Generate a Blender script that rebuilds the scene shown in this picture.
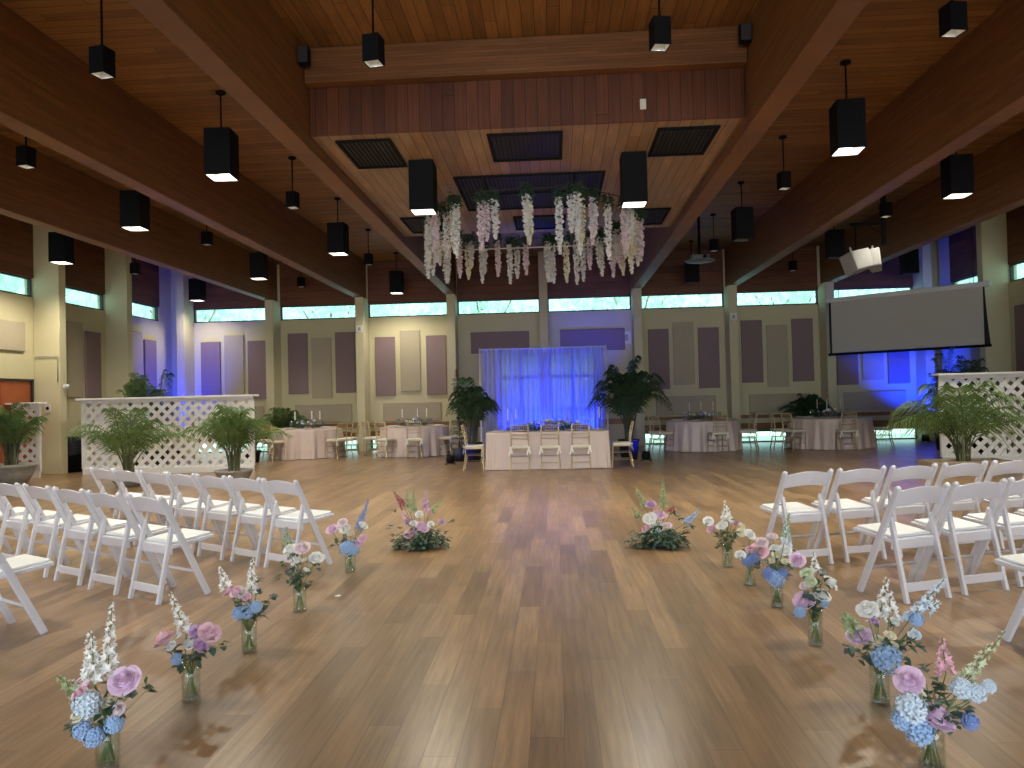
import bpy, bmesh, math, random
from mathutils import Vector, Matrix, Euler
sc = bpy.context.scene
for o in list(bpy.data.objects):
    bpy.data.objects.remove(o)
C = sc.collection
PI = math.pi
rad = math.radians
# ------------------------------------------------------------------ camera
cd = bpy.data.cameras.new('camera')
cam = bpy.data.objects.new('camera', cd)
C.objects.link(cam)
cd.sensor_width = 36
cd.lens = 26.72
cd.clip_end = 300
cam.matrix_world = (Matrix.Translation((0, 0, 1.45)) @ Matrix.Rotation(rad(3.3), 4, 'Z')
                    @ Matrix.Rotation(rad(91.055), 4, 'X') @ Matrix.Rotation(rad(-1.375), 4, 'Z'))
sc.camera = cam
# ------------------------------------------------------------------ world, exposure
wd = bpy.data.worlds.new('world')
sc.world = wd
wd.use_nodes = True
wn = wd.node_tree
wbg = wn.nodes['Background']
wbg.inputs[0].default_value = (0.80, 0.95, 1.0, 1)
wbg.inputs[1].default_value = 2.6
vs = sc.view_settings
vs.view_transform = 'Standard'
vs.look = 'None'
vs.exposure = 0.0
vs.gamma = 1.0
vs.use_curve_mapping = False
sc.cycles.use_denoising = True
sc.cycles.max_bounces = 6
sc.cycles.diffuse_bounces = 3
sc.cycles.glossy_bounces = 3
sc.cycles.transparent_max_bounces = 12
sc.cycles.sample_clamp_indirect = 6
sc.cycles.caustics_reflective = False
sc.cycles.caustics_refractive = False


def light(name, kind, loc, energy, color, target=None, parent=None, **kw):
    l = bpy.data.lights.new(name, kind)
    l.energy = energy
    l.color = color
    for k, v in kw.items():
        setattr(l, k, v)
    o = bpy.data.objects.new(name, l)
    C.objects.link(o)
    o.location = loc
    if target is not None:
        d = Vector(target) - Vector(loc)
        o.rotation_euler = d.to_track_quat('-Z', 'Y').to_euler()
    if parent:
        o.parent = parent
    return o


sun = light('sun', 'SUN', (0, -20, 30), 6.0, (1, 0.96, 0.88), target=(2, 0, 0), angle=rad(2))
# added fill light inside the room; stands for daylight of assumed rear windows
light('added_rear_fill', 'AREA', (-0.3, -6.6, 2.3), 420, (0.80, 0.87, 1.0), target=(-0.3, 4, 0.0),
      shape='RECTANGLE', size=17, size_y=3.0, spread=rad(110))

# ------------------------------------------------------------------ helpers


class MB:
    """collects geometry, builds ONE mesh object"""

    def __init__(s):
        s.v, s.f, s.m, s.sm = [], [], [], []

    def add(s, vs_, fs, m=0, smooth=False):
        b = len(s.v)
        s.v += [tuple(p) for p in vs_]
        for f in fs:
            s.f.append(tuple(b + i for i in f))
            s.m.append(m)
            s.sm.append(smooth)

    def box(s, x0, x1, y0, y1, z0, z1, m=0, M=None):
        p = [Vector((x, y, z)) for z in (z0, z1) for y in (y0, y1) for x in (x0, x1)]
        if M:
            p = [M @ q for q in p]
        s.add(p, [(0, 2, 3, 1), (4, 5, 7, 6), (0, 1, 5, 4), (2, 6, 7, 3), (0, 4, 6, 2), (1, 3, 7, 5)], m)

    def cbox(s, c, sx, sy, sz, m=0, rz=0):
        M = Matrix.Translation(c) @ Matrix.Rotation(rz, 4, 'Z')
        s.box(-sx / 2, sx / 2, -sy / 2, sy / 2, -sz / 2, sz / 2, m, M)

    def bar(s, p, q, w, h, side=(1, 0, 0), m=0, w2=None):
        """square bar from p to q; w along side, h across"""
        p, q = Vector(p), Vector(q)
        d = (q - p).normalized()
        a = Vector(side)
        a = (a - d * a.dot(d)).normalized()
        b = d.cross(a)
        w2 = w2 or w
        vs_ = []
        for c, ww in ((p, w), (q, w2)):
            for i, j in ((-1, -1), (1, -1), (1, 1), (-1, 1)):
                vs_.append(c + a * (i * ww / 2) + b * (j * h / 2))
        s.add(vs_, [(3, 2, 1, 0), (4, 5, 6, 7), (0, 1, 5, 4), (1, 2, 6, 5), (2, 3, 7, 6), (3, 0, 4, 7)], m)

    def tube(s, pts, r, n=6, m=0, r2=None, cap=True):
        pts = [Vector(p) for p in pts]
        k = len(pts)
        base = len(s.v)
        up = Vector((0, 0, 1))
        for i, p in enumerate(pts):
            d = (pts[min(i + 1, k - 1)] - pts[max(i - 1, 0)])
            d = d.normalized() if d.length > 1e-9 else up
            a = d.cross(up)
            if a.length < 1e-3:
                a = Vector((1, 0, 0))
            a.normalize()
            b = d.cross(a)
            rr = r if r2 is None else r + (r2 - r) * i / (k - 1)
            for j in range(n):
                t = 2 * PI * j / n
                s.v.append(tuple(p + a * math.cos(t) * rr + b * math.sin(t) * rr))
        for i in range(k - 1):
            for j in range(n):
                s.f.append((base + i * n + j, base + i * n + (j + 1) % n, base + (i + 1) * n + (j + 1) % n, base + (i + 1) * n + j))
                s.m.append(m)
                s.sm.append(True)
        if cap:
            for i in (0, k - 1):
                s.f.append(tuple(base + i * n + j for j in range(n)))
                s.m.append(m)
                s.sm.append(False)

    def lathe(s, prof, n=20, c=(0, 0, 0), m=0, smooth=True):
        base = len(s.v)
        for r, z in prof:
            for j in range(n):
                t = 2 * PI * j / n
                s.v.append((c[0] + r * math.cos(t), c[1] + r * math.sin(t), c[2] + z))
        for i in range(len(prof) - 1):
            for j in range(n):
                s.f.append((base + i * n + j, base + i * n + (j + 1) % n, base + (i + 1) * n + (j + 1) % n, base + (i + 1) * n + j))
                s.m.append(m)
                s.sm.append(smooth)
        for i in (0, len(prof) - 1):
            if prof[i][0] > 1e-4:
                s.f.append(tuple(base + i * n + j for j in range(n)))
                s.m.append(m)
                s.sm.append(False)

    def build(s, name, mat, parent=None, bevel=0):
        me = bpy.data.meshes.new(name)
        me.from_pydata(s.v, [], s.f)
        mats = mat if isinstance(mat, (list, tuple)) else [mat]
        for k in mats:
            me.materials.append(k)
        me.polygons.foreach_set('material_index', s.m)
        me.polygons.foreach_set('use_smooth', s.sm)
        me.update()
        o = bpy.data.objects.new(name, me)
        C.objects.link(o)
        if parent:
            o.parent = parent
        if bevel:
            b = o.modifiers.new('bevel', 'BEVEL')
            b.width = bevel
            b.segments = 2
            b.limit_method = 'ANGLE'
        return o


def tag(o, label=None, cat=None, group=None, kind=None):
    if label:
        o['label'] = label
    if cat:
        o['category'] = cat
    if group:
        o['group'] = group
    if kind:
        o['kind'] = kind
    return o


def thing(name, label, cat, loc=(0, 0, 0), rz=0, group=None):
    o = bpy.data.objects.new(name, None)
    C.objects.link(o)
    o.empty_display_size = 0.1
    o.location = loc
    o.rotation_euler = (0, 0, rz)
    return tag(o, label, cat, group)


def dup(root, loc=None, rz=None, label=None, group=None, scale=None):
    r = root.copy()
    C.objects.link(r)
    if loc is not None:
        r.location = loc
    if rz is not None:
        r.rotation_euler = (0, 0, rz)
    if scale is not None:
        r.scale = scale
    tag(r, label, None, group)
    for ch in list(root.children):
        c = ch.copy()
        C.objects.link(c)
        c.parent = r
        for g in ch.children:
            d = g.copy()
            C.objects.link(d)
            d.parent = c
    return r


_first = {}


def place(key, make, loc, rz, label, group=None, scale=None):
    """the first time moves the original itself, later copies it"""
    if key not in _first:
        o = make()
        _first[key] = o
        o.location = loc
        o.rotation_euler = (0, 0, rz)
        if scale:
            o.scale = scale
        tag(o, label, None, group)
        return o
    return dup(_first[key], loc, rz, label, group, scale or (1, 1, 1))


def struct(o):
    o['kind'] = 'structure'
    return o


# ------------------------------------------------------------------ materials
def mat(name, col, rough=0.6, metal=0.0, spec=0.5, noise=0.0, nscale=8.0, bump=0.0, emit=None, estr=0.0, trans=0.0):
    m = bpy.data.materials.new(name)
    m.use_nodes = True
    nt = m.node_tree
    b = nt.nodes['Principled BSDF']
    b.inputs['Roughness'].default_value = rough
    b.inputs['Metallic'].default_value = metal
    b.inputs['Specular IOR Level'].default_value = spec
    tc = nt.nodes.new('ShaderNodeTexCoord')
    nz = nt.nodes.new('ShaderNodeTexNoise')
    nz.inputs['Scale'].default_value = nscale
    nz.inputs['Detail'].default_value = 3
    nt.links.new(tc.outputs['Object'], nz.inputs['Vector'])
    mx = nt.nodes.new('ShaderNodeMix')
    mx.data_type = 'RGBA'
    n = max(noise, 0.04)
    mx.inputs[6].default_value = tuple(min(1, c * (1 - n)) for c in col) + (1,)
    mx.inputs[7].default_value = tuple(min(1, c * (1 + n)) for c in col) + (1,)
    nt.links.new(nz.outputs['Fac'], mx.inputs[0])
    nt.links.new(mx.outputs[2], b.inputs['Base Color'])
    if bump:
        bp = nt.nodes.new('ShaderNodeBump')
        bp.inputs['Strength'].default_value = bump
        bp.inputs['Distance'].default_value = 0.01
        nt.links.new(nz.outputs['Fac'], bp.inputs['Height'])
        nt.links.new(bp.outputs['Normal'], b.inputs['Normal'])
    if emit:
        b.inputs['Emission Color'].default_value = emit + (1,)
        b.inputs['Emission Strength'].default_value = estr
    if trans:      # soft translucency: petals, leaves, cloth
        tr = nt.nodes.new('ShaderNodeBsdfTranslucent')
        nt.links.new(mx.outputs[2], tr.inputs['Color'])
        ms = nt.nodes.new('ShaderNodeMixShader')
        ms.inputs[0].default_value = trans
        out = nt.nodes['Material Output']
        nt.links.new(b.outputs[0], ms.inputs[1])
        nt.links.new(tr.outputs[0], ms.inputs[2])
        nt.links.new(ms.outputs[0], out.inputs['Surface'])
    return m


def planks(name, c1, c2, width, length, along='Y', rough=0.5, spec=0.4, mortar=(0.01, 0.006, 0.003), msize=0.004,
           vary=0.35, plane='XY', knots=0.0, rvar=0.0, gsc=1.0):
    m = bpy.data.materials.new(name)
    m.use_nodes = True
    nt = m.node_tree
    L = nt.links.new
    b = nt.nodes['Principled BSDF']
    b.inputs['Specular IOR Level'].default_value = spec
    tc = nt.nodes.new('ShaderNodeTexCoord')
    sp = nt.nodes.new('ShaderNodeSeparateXYZ')
    L(tc.outputs['Object'], sp.inputs[0])
    cb = nt.nodes.new('ShaderNodeCombineXYZ')
    ax = {'X': 0, 'Y': 1, 'Z': 2}
    other = [a for a in plane if a != along][0]
    # every row of boards starts at its own offset
    dv = nt.nodes.new('ShaderNodeMath'); dv.operation = 'DIVIDE'; dv.inputs[1].default_value = width
    fl = nt.nodes.new('ShaderNodeMath'); fl.operation = 'FLOOR'
    sh = nt.nodes.new('ShaderNodeMath'); sh.operation = 'MULTIPLY_ADD'; sh.inputs[1].default_value = length * 0.618034
    L(sp.outputs[ax[other]], dv.inputs[0]); L(dv.outputs[0], fl.inputs[0])
    L(fl.outputs[0], sh.inputs[0]); L(sp.outputs[ax[along]], sh.inputs[2])
    L(sh.outputs[0], cb.inputs[0])
    L(sp.outputs[ax[other]], cb.inputs[1])
    br = nt.nodes.new('ShaderNodeTexBrick')
    L(cb.outputs[0], br.inputs['Vector'])
    br.offset = 0.0
    br.inputs['Scale'].default_value = 1
    br.inputs['Brick Width'].default_value = length
    br.inputs['Row Height'].default_value = width
    br.inputs['Mortar Size'].default_value = msize
    br.inputs['Mortar Smooth'].default_value = 0.2
    br.inputs['Color1'].default_value = c1 + (1,)
    br.inputs['Color2'].default_value = c2 + (1,)
    br.inputs['Mortar'].default_value = mortar + (1,)
    mp = nt.nodes.new('ShaderNodeMapping')
    mp.inputs['Scale'].default_value = (1.2 * gsc, 22 * gsc, 1)
    L(cb.outputs[0], mp.inputs[0])
    g = nt.nodes.new('ShaderNodeTexNoise')
    g.inputs['Scale'].default_value = 1.5
    g.inputs['Detail'].default_value = 5
    g.inputs['Distortion'].default_value = 0.15
    L(mp.outputs[0], g.inputs['Vector'])
    rp = nt.nodes.new('ShaderNodeValToRGB')
    rp.color_ramp.elements[0].position = 0.2
    rp.color_ramp.elements[1].position = 0.8
    lo, hi = 1 - vary, 1 + vary
    rp.color_ramp.elements[0].color = (lo, lo, lo, 1)
    rp.color_ramp.elements[1].color = (hi, hi, hi, 1)
    L(g.outputs['Fac'], rp.inputs[0])
    mu = nt.nodes.new('ShaderNodeMix')
    mu.data_type = 'RGBA'
    mu.blend_type = 'MULTIPLY'
    mu.inputs[0].default_value = 1
    L(br.outputs['Color'], mu.inputs[6])
    L(rp.outputs[0], mu.inputs[7])
    # slow variation
    g2 = nt.nodes.new('ShaderNodeTexNoise')
    g2.inputs['Scale'].default_value = 0.9
    g2.inputs['Detail'].default_value = 2
    L(cb.outputs[0], g2.inputs['Vector'])
    rp2 = nt.nodes.new('ShaderNodeValToRGB')
    rp2.color_ramp.elements[0].position = 0.3
    rp2.color_ramp.elements[1].position = 0.7
    rp2.color_ramp.elements[0].color = (0.8, 0.8, 0.8, 1)
    rp2.color_ramp.elements[1].color = (1.15, 1.12, 1.05, 1)
    L(g2.outputs['Fac'], rp2.inputs[0])
    mu2 = nt.nodes.new('ShaderNodeMix')
    mu2.data_type = 'RGBA'
    mu2.blend_type = 'MULTIPLY'
    mu2.inputs[0].default_value = 1
    L(mu.outputs[2], mu2.inputs[6])
    L(rp2.outputs[0], mu2.inputs[7])
    L(mu2.outputs[2], b.inputs['Base Color'])
    mr = nt.nodes.new('ShaderNodeMapRange')
    mr.inputs['To Min'].default_value = rough - rvar
    mr.inputs['To Max'].default_value = rough + rvar
    L(g.outputs['Fac'], mr.inputs['Value'])
    L(mr.outputs[0], b.inputs['Roughness'])
    bp = nt.nodes.new('ShaderNodeBump')
    bp.inputs['Strength'].default_value = 0.04
    bp.inputs['Distance'].default_value = 0.004
    L(g.outputs['Fac'], bp.inputs['Height'])
    if name != 'floor_oak':
        L(bp.outputs['Normal'], b.inputs['Normal'])
    else:
        g.inputs['Detail'].default_value = 6
        g.inputs['Roughness'].default_value = 0.62
    return m


def glassy(name, tint, gloss=0.12, rough=0.02, fac=None):
    m = bpy.data.materials.new(name)
    m.use_nodes = True
    nt = m.node_tree
    nt.nodes.remove(nt.nodes['Principled BSDF'])
    t = nt.nodes.new('ShaderNodeBsdfTransparent')
    t.inputs[0].default_value = tint + (1,)
    g = nt.nodes.new('ShaderNodeBsdfGlossy')
    g.inputs['Roughness'].default_value = rough
    lw = nt.nodes.new('ShaderNodeLayerWeight')
    lw.inputs[0].default_value = gloss
    ms = nt.nodes.new('ShaderNodeMixShader')
    mr = nt.nodes.new('ShaderNodeMath')
    mr.operation = 'MULTIPLY_ADD'
    mr.inputs[1].default_value = 0.35
    mr.inputs[2].default_value = 0.04
    nt.links.new(lw.outputs['Facing'], mr.inputs[0])
    nt.links.new(mr.outputs[0], ms.inputs[0])
    nt.links.new(t.outputs[0], ms.inputs[1])
    nt.links.new(g.outputs[0], ms.inputs[2])
    nt.links.new(ms.outputs[0], nt.nodes['Material Output'].inputs['Surface'])
    return m


def sheer(name, col, opacity):
    m = bpy.data.materials.new(name)
    m.use_nodes = True
    nt = m.node_tree
    nt.nodes.remove(nt.nodes['Principled BSDF'])
    t = nt.nodes.new('ShaderNodeBsdfTransparent')
    d = nt.nodes.new('ShaderNodeBsdfDiffuse')
    tl = nt.nodes.new('ShaderNodeBsdfTranslucent')
    tc = nt.nodes.new('ShaderNodeTexCoord')
    nz = nt.nodes.new('ShaderNodeTexNoise')
    mp = nt.nodes.new('ShaderNodeMapping')
    mp.inputs['Scale'].default_value = (9, 9, 0.6)
    nt.links.new(tc.outputs['Object'], mp.inputs[0])
    nt.links.new(mp.outputs[0], nz.inputs['Vector'])
    nz.inputs['Scale'].default_value = 1
    nz.inputs['Detail'].default_value = 3
    d.inputs[0].default_value = col + (1,)
    tl.inputs[0].default_value = col + (1,)
    a = nt.nodes.new('ShaderNodeMixShader')
    a.inputs[0].default_value = 0.6
    nt.links.new(d.outputs[0], a.inputs[1])
    nt.links.new(tl.outputs[0], a.inputs[2])
    mr = nt.nodes.new('ShaderNodeMapRange')
    mr.inputs['From Min'].default_value = 0.3
    mr.inputs['From Max'].default_value = 0.7
    mr.inputs['To Min'].default_value = opacity - 0.18
    mr.inputs['To Max'].default_value = min(1, opacity + 0.18)
    nt.links.new(nz.outputs['Fac'], mr.inputs['Value'])
    ms = nt.nodes.new('ShaderNodeMixShader')
    nt.links.new(mr.outputs[0], ms.inputs[0])
    nt.links.new(t.outputs[0], ms.inputs[1])
    nt.links.new(a.outputs[0], ms.inputs[2])
    nt.links.new(ms.outputs[0], nt.nodes['Material Output'].inputs['Surface'])
    return m


M = {}
M['floor'] = planks('floor_oak', (0.205, 0.122, 0.061), (0.335, 0.213, 0.113), 0.145, 1.25, 'Y', rough=0.29, spec=0.6,
                    msize=0.0015, mortar=(0.12, 0.075, 0.045), vary=0.42, rvar=0.0, gsc=1.0)
M['ceil_x'] = planks('ceiling_planks_across', (0.18, 0.075, 0.020), (0.27, 0.125, 0.036), 0.14, 2.7, 'X', rough=0.55, vary=0.3)
M['ceil_y'] = planks('ceiling_planks_along', (0.18, 0.075, 0.020), (0.27, 0.125, 0.036), 0.14, 2.7, 'Y', rough=0.55, vary=0.3)
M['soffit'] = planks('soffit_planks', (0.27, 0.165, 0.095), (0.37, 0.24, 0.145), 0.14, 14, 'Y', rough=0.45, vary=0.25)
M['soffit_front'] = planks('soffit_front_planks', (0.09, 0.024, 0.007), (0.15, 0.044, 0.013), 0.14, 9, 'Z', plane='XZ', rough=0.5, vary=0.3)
M['beam'] = planks('glulam_beam', (0.17, 0.068, 0.020), (0.20, 0.086, 0.027), 0.038, 2.5, 'Y', plane='YZ', rough=0.5, vary=0.2, msize=0.001)
M['beam_x'] = planks('glulam_cross_beam', (0.18, 0.070, 0.020), (0.22, 0.09, 0.027), 0.038, 2.5, 'X', plane='XZ', rough=0.5, vary=0.2, msize=0.001)
M['fascia'] = planks('fascia_boards', (0.13, 0.045, 0.018), (0.18, 0.065, 0.026), 0.2, 3, 'X', plane='XZ', rough=0.55, vary=0.25)
M['fascia_y'] = planks('fascia_boards_side', (0.13, 0.045, 0.018), (0.18, 0.065, 0.026), 0.2, 3, 'Y', plane='YZ', rough=0.55, vary=0.25)
M['wall'] = mat('cream_wall_paint', (0.65, 0.585, 0.36), 0.75, noise=0.04, nscale=2)
M['mauve'] = mat('mauve_acoustic_fabric', (0.27, 0.19, 0.19), 0.95, noise=0.08, nscale=60, bump=0.3)
M['beige'] = mat('beige_acoustic_fabric', (0.47, 0.40, 0.28), 0.95, noise=0.08, nscale=60, bump=0.3)
M['woodrail'] = mat('brown_wood_rail', (0.28, 0.12, 0.04), 0.45, noise=0.25, nscale=10)
M['doorwood'] = mat('orange_brown_door_wood', (0.34, 0.085, 0.025), 0.4, noise=0.2, nscale=6)
M['white'] = mat('white_paint', (0.78, 0.77, 0.74), 0.5)
M['resin'] = mat('white_resin', (0.67, 0.66, 0.70), 0.38, noise=0.03)
M['vinyl'] = mat('white_vinyl_pad', (0.86, 0.88, 0.88), 0.35, noise=0.02)
M['speaker'] = mat('off_white_speaker_paint', (0.36, 0.35, 0.33), 0.6)
M['black'] = mat('black_metal', (0.006, 0.006, 0.007), 0.7, spec=0.15)
M['blackcloth'] = mat('black_cloth', (0.012, 0.012, 0.014), 0.8, noise=0.3)
M['reflector'] = mat('white_reflector', (0.8, 0.8, 0.76), 0.5)
M['glow'] = mat('lit_lamp_lens', (0.9, 0.9, 0.85), 0.5, emit=(1.0, 0.98, 0.88), estr=10)
M['glow_small'] = mat('dim_lamp_lens', (0.9, 0.9, 0.85), 0.5, emit=(1.0, 0.92, 0.8), estr=0.35)
M['unlit'] = mat('unlit_lamp_lens', (0.10, 0.10, 0.10), 0.4)
M['darkmetal'] = mat('dark_frame_metal', (0.035, 0.03, 0.028), 0.5)
M['vent'] = mat('dark_vent_metal', (0.010, 0.011, 0.013), 0.8, spec=0.1)
M['ventin'] = mat('vent_interior', (0.003, 0.003, 0.004), 0.6)
M['pane'] = glassy('tinted_window_glass', (0.70, 0.93, 0.93), 0.25)
M['clearpane'] = glassy('clear_low_window_glass', (0.80, 0.97, 0.93), 0.25)
M['doorpane'] = glassy('grey_tinted_door_glass', (0.24, 0.30, 0.27), 0.25)
M['glass'] = glassy('vase_glass', (0.93, 0.965, 0.945), 0.35, 0.03)
M['crystal'] = glassy('clear_glassware', (0.93, 0.95, 0.96), 0.4, 0.05)
M['sheer'] = sheer('blue_light_tinted_sheer_cloth', (0.60, 0.64, 0.80), 0.70)  # white cloth; some of the uplights' blue is put into its colour
M['gold'] = mat('champagne_gold_paint', (0.55, 0.44, 0.25), 0.35, metal=0.25, noise=0.08)
M['cushion'] = mat('ivory_cushion', (0.80, 0.76, 0.62), 0.8)
M['ribbon'] = mat('white_ribbon', (0.85, 0.83, 0.78), 0.6)
M['pink_cloth'] = mat('blush_pink_satin', (0.70, 0.56, 0.50), 0.38, noise=0.05, nscale=3)
M['plate'] = mat('white_china', (0.85, 0.84, 0.80), 0.2)
M['candle'] = mat('white_candle_wax', (0.85, 0.83, 0.75), 0.5)
M['screen'] = mat('grey_white_screen_fabric', (0.55, 0.52, 0.45), 0.9, noise=0.03, nscale=1.5)
M['pot'] = mat('weathered_grey_pot', (0.30, 0.28, 0.24), 0.8, noise=0.25, nscale=12, bump=0.4)
M['potbrown'] = mat('tan_planter', (0.42, 0.33, 0.22), 0.7, noise=0.2, nscale=10)
M['potblack'] = mat('black_nursery_pot', (0.02, 0.02, 0.022), 0.6)
M['soil'] = mat('dark_soil', (0.03, 0.02, 0.012), 0.95, noise=0.4, nscale=30)
M['palm'] = mat('palm_leaf_green', (0.12, 0.19, 0.055), 0.45, noise=0.35, nscale=5, trans=0.25)
M['palmdark'] = mat('dark_palm_leaf_green', (0.035, 0.08, 0.028), 0.45, noise=0.35, nscale=5, trans=0.15)
M['palmyellow'] = mat('yellow_green_palm_leaf', (0.30, 0.36, 0.08), 0.5, noise=0.35, nscale=5, trans=0.25)
M['palmstem'] = mat('palm_stem', (0.07, 0.075, 0.03), 0.6, noise=0.4, nscale=12)
M['leaf'] = mat('dark_green_leaf', (0.055, 0.11, 0.055), 0.5, noise=0.3, nscale=20, trans=0.15)
M['euca'] = mat('blue_green_eucalyptus_leaf', (0.08, 0.14, 0.12), 0.5, noise=0.25, nscale=20, trans=0.15)
M['stem'] = mat('green_flower_stem', (0.13, 0.20, 0.06), 0.5, noise=0.3, nscale=20)
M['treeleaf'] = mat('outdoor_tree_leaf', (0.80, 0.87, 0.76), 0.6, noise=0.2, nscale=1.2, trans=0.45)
M['bark'] = mat('tree_bark', (0.30, 0.26, 0.2), 0.9, noise=0.3, nscale=8, bump=0.5)
M['paving'] = mat('pale_concrete_paving', (0.62, 0.62, 0.58), 0.8, noise=0.1, nscale=2)
M['bluelens'] = mat('blue_uplight_lens', (0.05, 0.08, 0.9), 0.4, emit=(0.03, 0.06, 1.0), estr=12)
M['projector'] = mat('grey_projector_plastic', (0.13, 0.135, 0.14), 0.4)
PET = dict(lilac=(0.82, 0.60, 0.76), pink=(0.86, 0.58, 0.66), blush=(0.86, 0.72, 0.74), white=(0.86, 0.85, 0.80),
           cream=(0.86, 0.80, 0.60), mauve=(0.60, 0.40, 0.60), blue=(0.40, 0.57, 0.82), paleblue=(0.70, 0.80, 0.88),
           darkblue=(0.25, 0.36, 0.68), green=(0.38, 0.46, 0.24), greenwhite=(0.66, 0.72, 0.50), red=(0.40, 0.10, 0.12),
           pinkbig=(0.80, 0.46, 0.55))
for k, c in PET.items():
    M['p_' + k] = mat(k + '_petal', c, 0.6, noise=0.10, nscale=40, trans=0.08)

# ------------------------------------------------------------------ room shell
XL, XR, YB, YF, ZC = -11.6, 10.98, 22.4, -7.0, 5.64      # left, right, far wall, rear wall, ceiling
CX = -0.3
BAY = 2.68
BX = [CX + 2.71 * k for k in (-3, -2, -1, 1, 2, 3)]         # roof beams
FX = [CX + BAY * k for k in (-4, -3, -2, -1, 0, 1, 2, 3, 4)]  # wall piers of the far wall
SY = [21.8 - 2.7 * k for k in range(0, 11)]                  # wall piers of the side walls
WZ0, WZ1 = 3.95, 4.38
b = MB()
b.box(XL, XR, YF, YB, -0.12, 0)
struct(b.build('floor', M['floor']))
b = MB()
b.box(XL, BX[2], YF, YB, ZC, ZC + 0.15)
b.box(BX[3], XR, YF, YB, ZC, ZC + 0.15)
struct(b.build('ceiling', M['ceil_x']))
b = MB()
b.box(BX[2], BX[3], YF, YB, ZC, ZC + 0.15)
struct(b.build('ceiling', M['ceil_y']))
# far wall with low window slots, clerestory band and two glazed door openings
DOORS = [(-1.62, -0.44), (-0.16, 1.16)]
T = 0.2
b = MB()
for i in range(8):
    x0, x1 = FX[i] + 0.12, FX[i + 1] - 0.12
    if i in (3, 4):
        d0, d1 = DOORS[i - 3]
        b.box(x0, d0, YB, YB + T, 0, WZ0)
        b.box(d1, x1, YB, YB + T, 0, WZ0)
        b.box(d0, d1, YB, YB + T, 2.75, WZ0)
    else:
        b.box(x0, x1, YB, YB + T, 0.34, WZ0)
for i, x in enumerate(FX):
    b.box(x - 0.12, x + 0.12, YB, YB + T, 0, ZC)
b.box(XL, FX[0] - 0.12, YB, YB + T, 0, ZC)
b.box(FX[8] + 0.12, XR, YB, YB + T, 0, ZC)
struct(b.build('wall_back', M['wall']))
b = MB()
for i in range(8):
    b.box(FX[i] + 0.12, FX[i + 1] - 0.12, YB - 0.02, YB + T, WZ1, ZC)
struct(b.build('trim_1', M['fascia']))
for side, x0, x1 in (('left', XL - T, XL), ('right', XR, XR + T)):
    b = MB()
    f = MB()
    if side == 'left':   # door opening at y 14.3 .. 16.25
        b.box(x0, x1, YF, 14.3, 0, WZ0)
        b.box(x0, x1, 16.25, YB, 0, WZ0)
        b.box(x0, x1, 14.3, 16.25, 2.12, WZ0)
    else:
        b.box(x0, x1, YF, YB, 0, WZ0)
    b.box(x0, x1, SY[0] + 0.12, YB, WZ0, ZC)
    for y in SY:
        b.box(x0, x1, y - 0.12, y + 0.12, WZ0, ZC)
    for k in range(len(SY) - 1):
        f.box(x0, x1 + (0.02 if side == 'left' else 0), SY[k + 1] + 0.12, SY[k] - 0.12, WZ1, ZC)
    struct(b.build('wall_' + side, M['wall']))
    struct(f.build('trim_2' if side == 'left' else 'trim_3', M['fascia_y']))
b = MB()
for x0, x1 in ((XL, -8.6), (-3.1, -2.5), (2, 2.6), (8, XR)):  # unseen rear wall; the gaps are assumed window openings for daylight
    b.box(x0, x1, YF - T, YF, 0, ZC)
b.box(XL, XR, YF - T, YF, 3.9, ZC)
b.box(XL, XR, YF - T, YF, 0, 0.4)
struct(b.build('wall_rear', M['wall']))


def window(n, c, w, h, axis='X', pane='pane', bars=(), depth=0.08):
    """frame + pane; c = centre, axis the direction of its width"""
    f = MB()
    t = 0.035
    rz = 0 if axis == 'X' else PI / 2
    R = Matrix.Rotation(rz, 4, 'Z')
    f.box(-w / 2, w / 2, -depth / 2, depth / 2, -h / 2, -h / 2 + t, M=R)
    f.box(-w / 2, w / 2, -depth / 2, depth / 2, h / 2 - t, h / 2, M=R)
    for s in (-1, 1):
        a = s * (w / 2 - t / 2)
        f.box(a - t / 2, a + t / 2, -depth / 2, depth / 2, -h / 2, h / 2, M=R)
    for kind, p, tt in bars:
        if kind == 'v':
            f.box(p - tt / 2, p + tt / 2, -depth / 2, depth / 2, -h / 2, h / 2, M=R)
        else:
            f.box(-w / 2, w / 2, -depth / 2, depth / 2, p - tt / 2, p + tt / 2, M=R)
    o = struct(f.build('window_%d' % n if n else 'door', M['darkmetal']))
    o.location = c
    g = MB()
    g.box(-w / 2 + t, w / 2 - t, -0.006, 0.006, -h / 2 + t, h / 2 - t, M=R)
    g.build('window_pane', M[pane], o)
    return o


wi = 1
WB = []
for i in range(8):
    xc = (FX[i] + FX[i + 1]) / 2
    window(wi, (xc, YB + 0.06, (WZ0 + WZ1) / 2), BAY - 0.24, WZ1 - WZ0)
    wi += 1
    if i not in (3, 4):
        window(wi, (xc, YB + 0.06, 0.17), BAY - 0.24, 0.34, pane='clearpane')
        wi += 1
for k in range(5):
    yc = (SY[k] + SY[k + 1]) / 2
    for x in (XL - 0.07, XR + 0.07):
        window(wi, (x, yc, (WZ0 + WZ1) / 2), BAY - 0.22, WZ1 - WZ0, axis='Y')
        wi += 1
for k, (d0, d1) in enumerate(DOORS):
    o = window(0, ((d0 + d1) / 2, YB + 0.06, 1.375), d1 - d0, 2.75, pane='doorpane',
               bars=(('v', 0, 0.09), ('h', 0.68, 0.08), ('h', -1.25, 0.22), ('h', -0.3, 0.04)))
    o.name = 'door_%d' % (k + 1)
    hb = MB()
    for s in (-1, 1):
        hb.box(s * 0.08 - 0.012, s * 0.08 + 0.012, -0.1, -0.04, -0.5, -0.2)
    hb.build('door_handle', M['darkmetal'], o)
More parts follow.
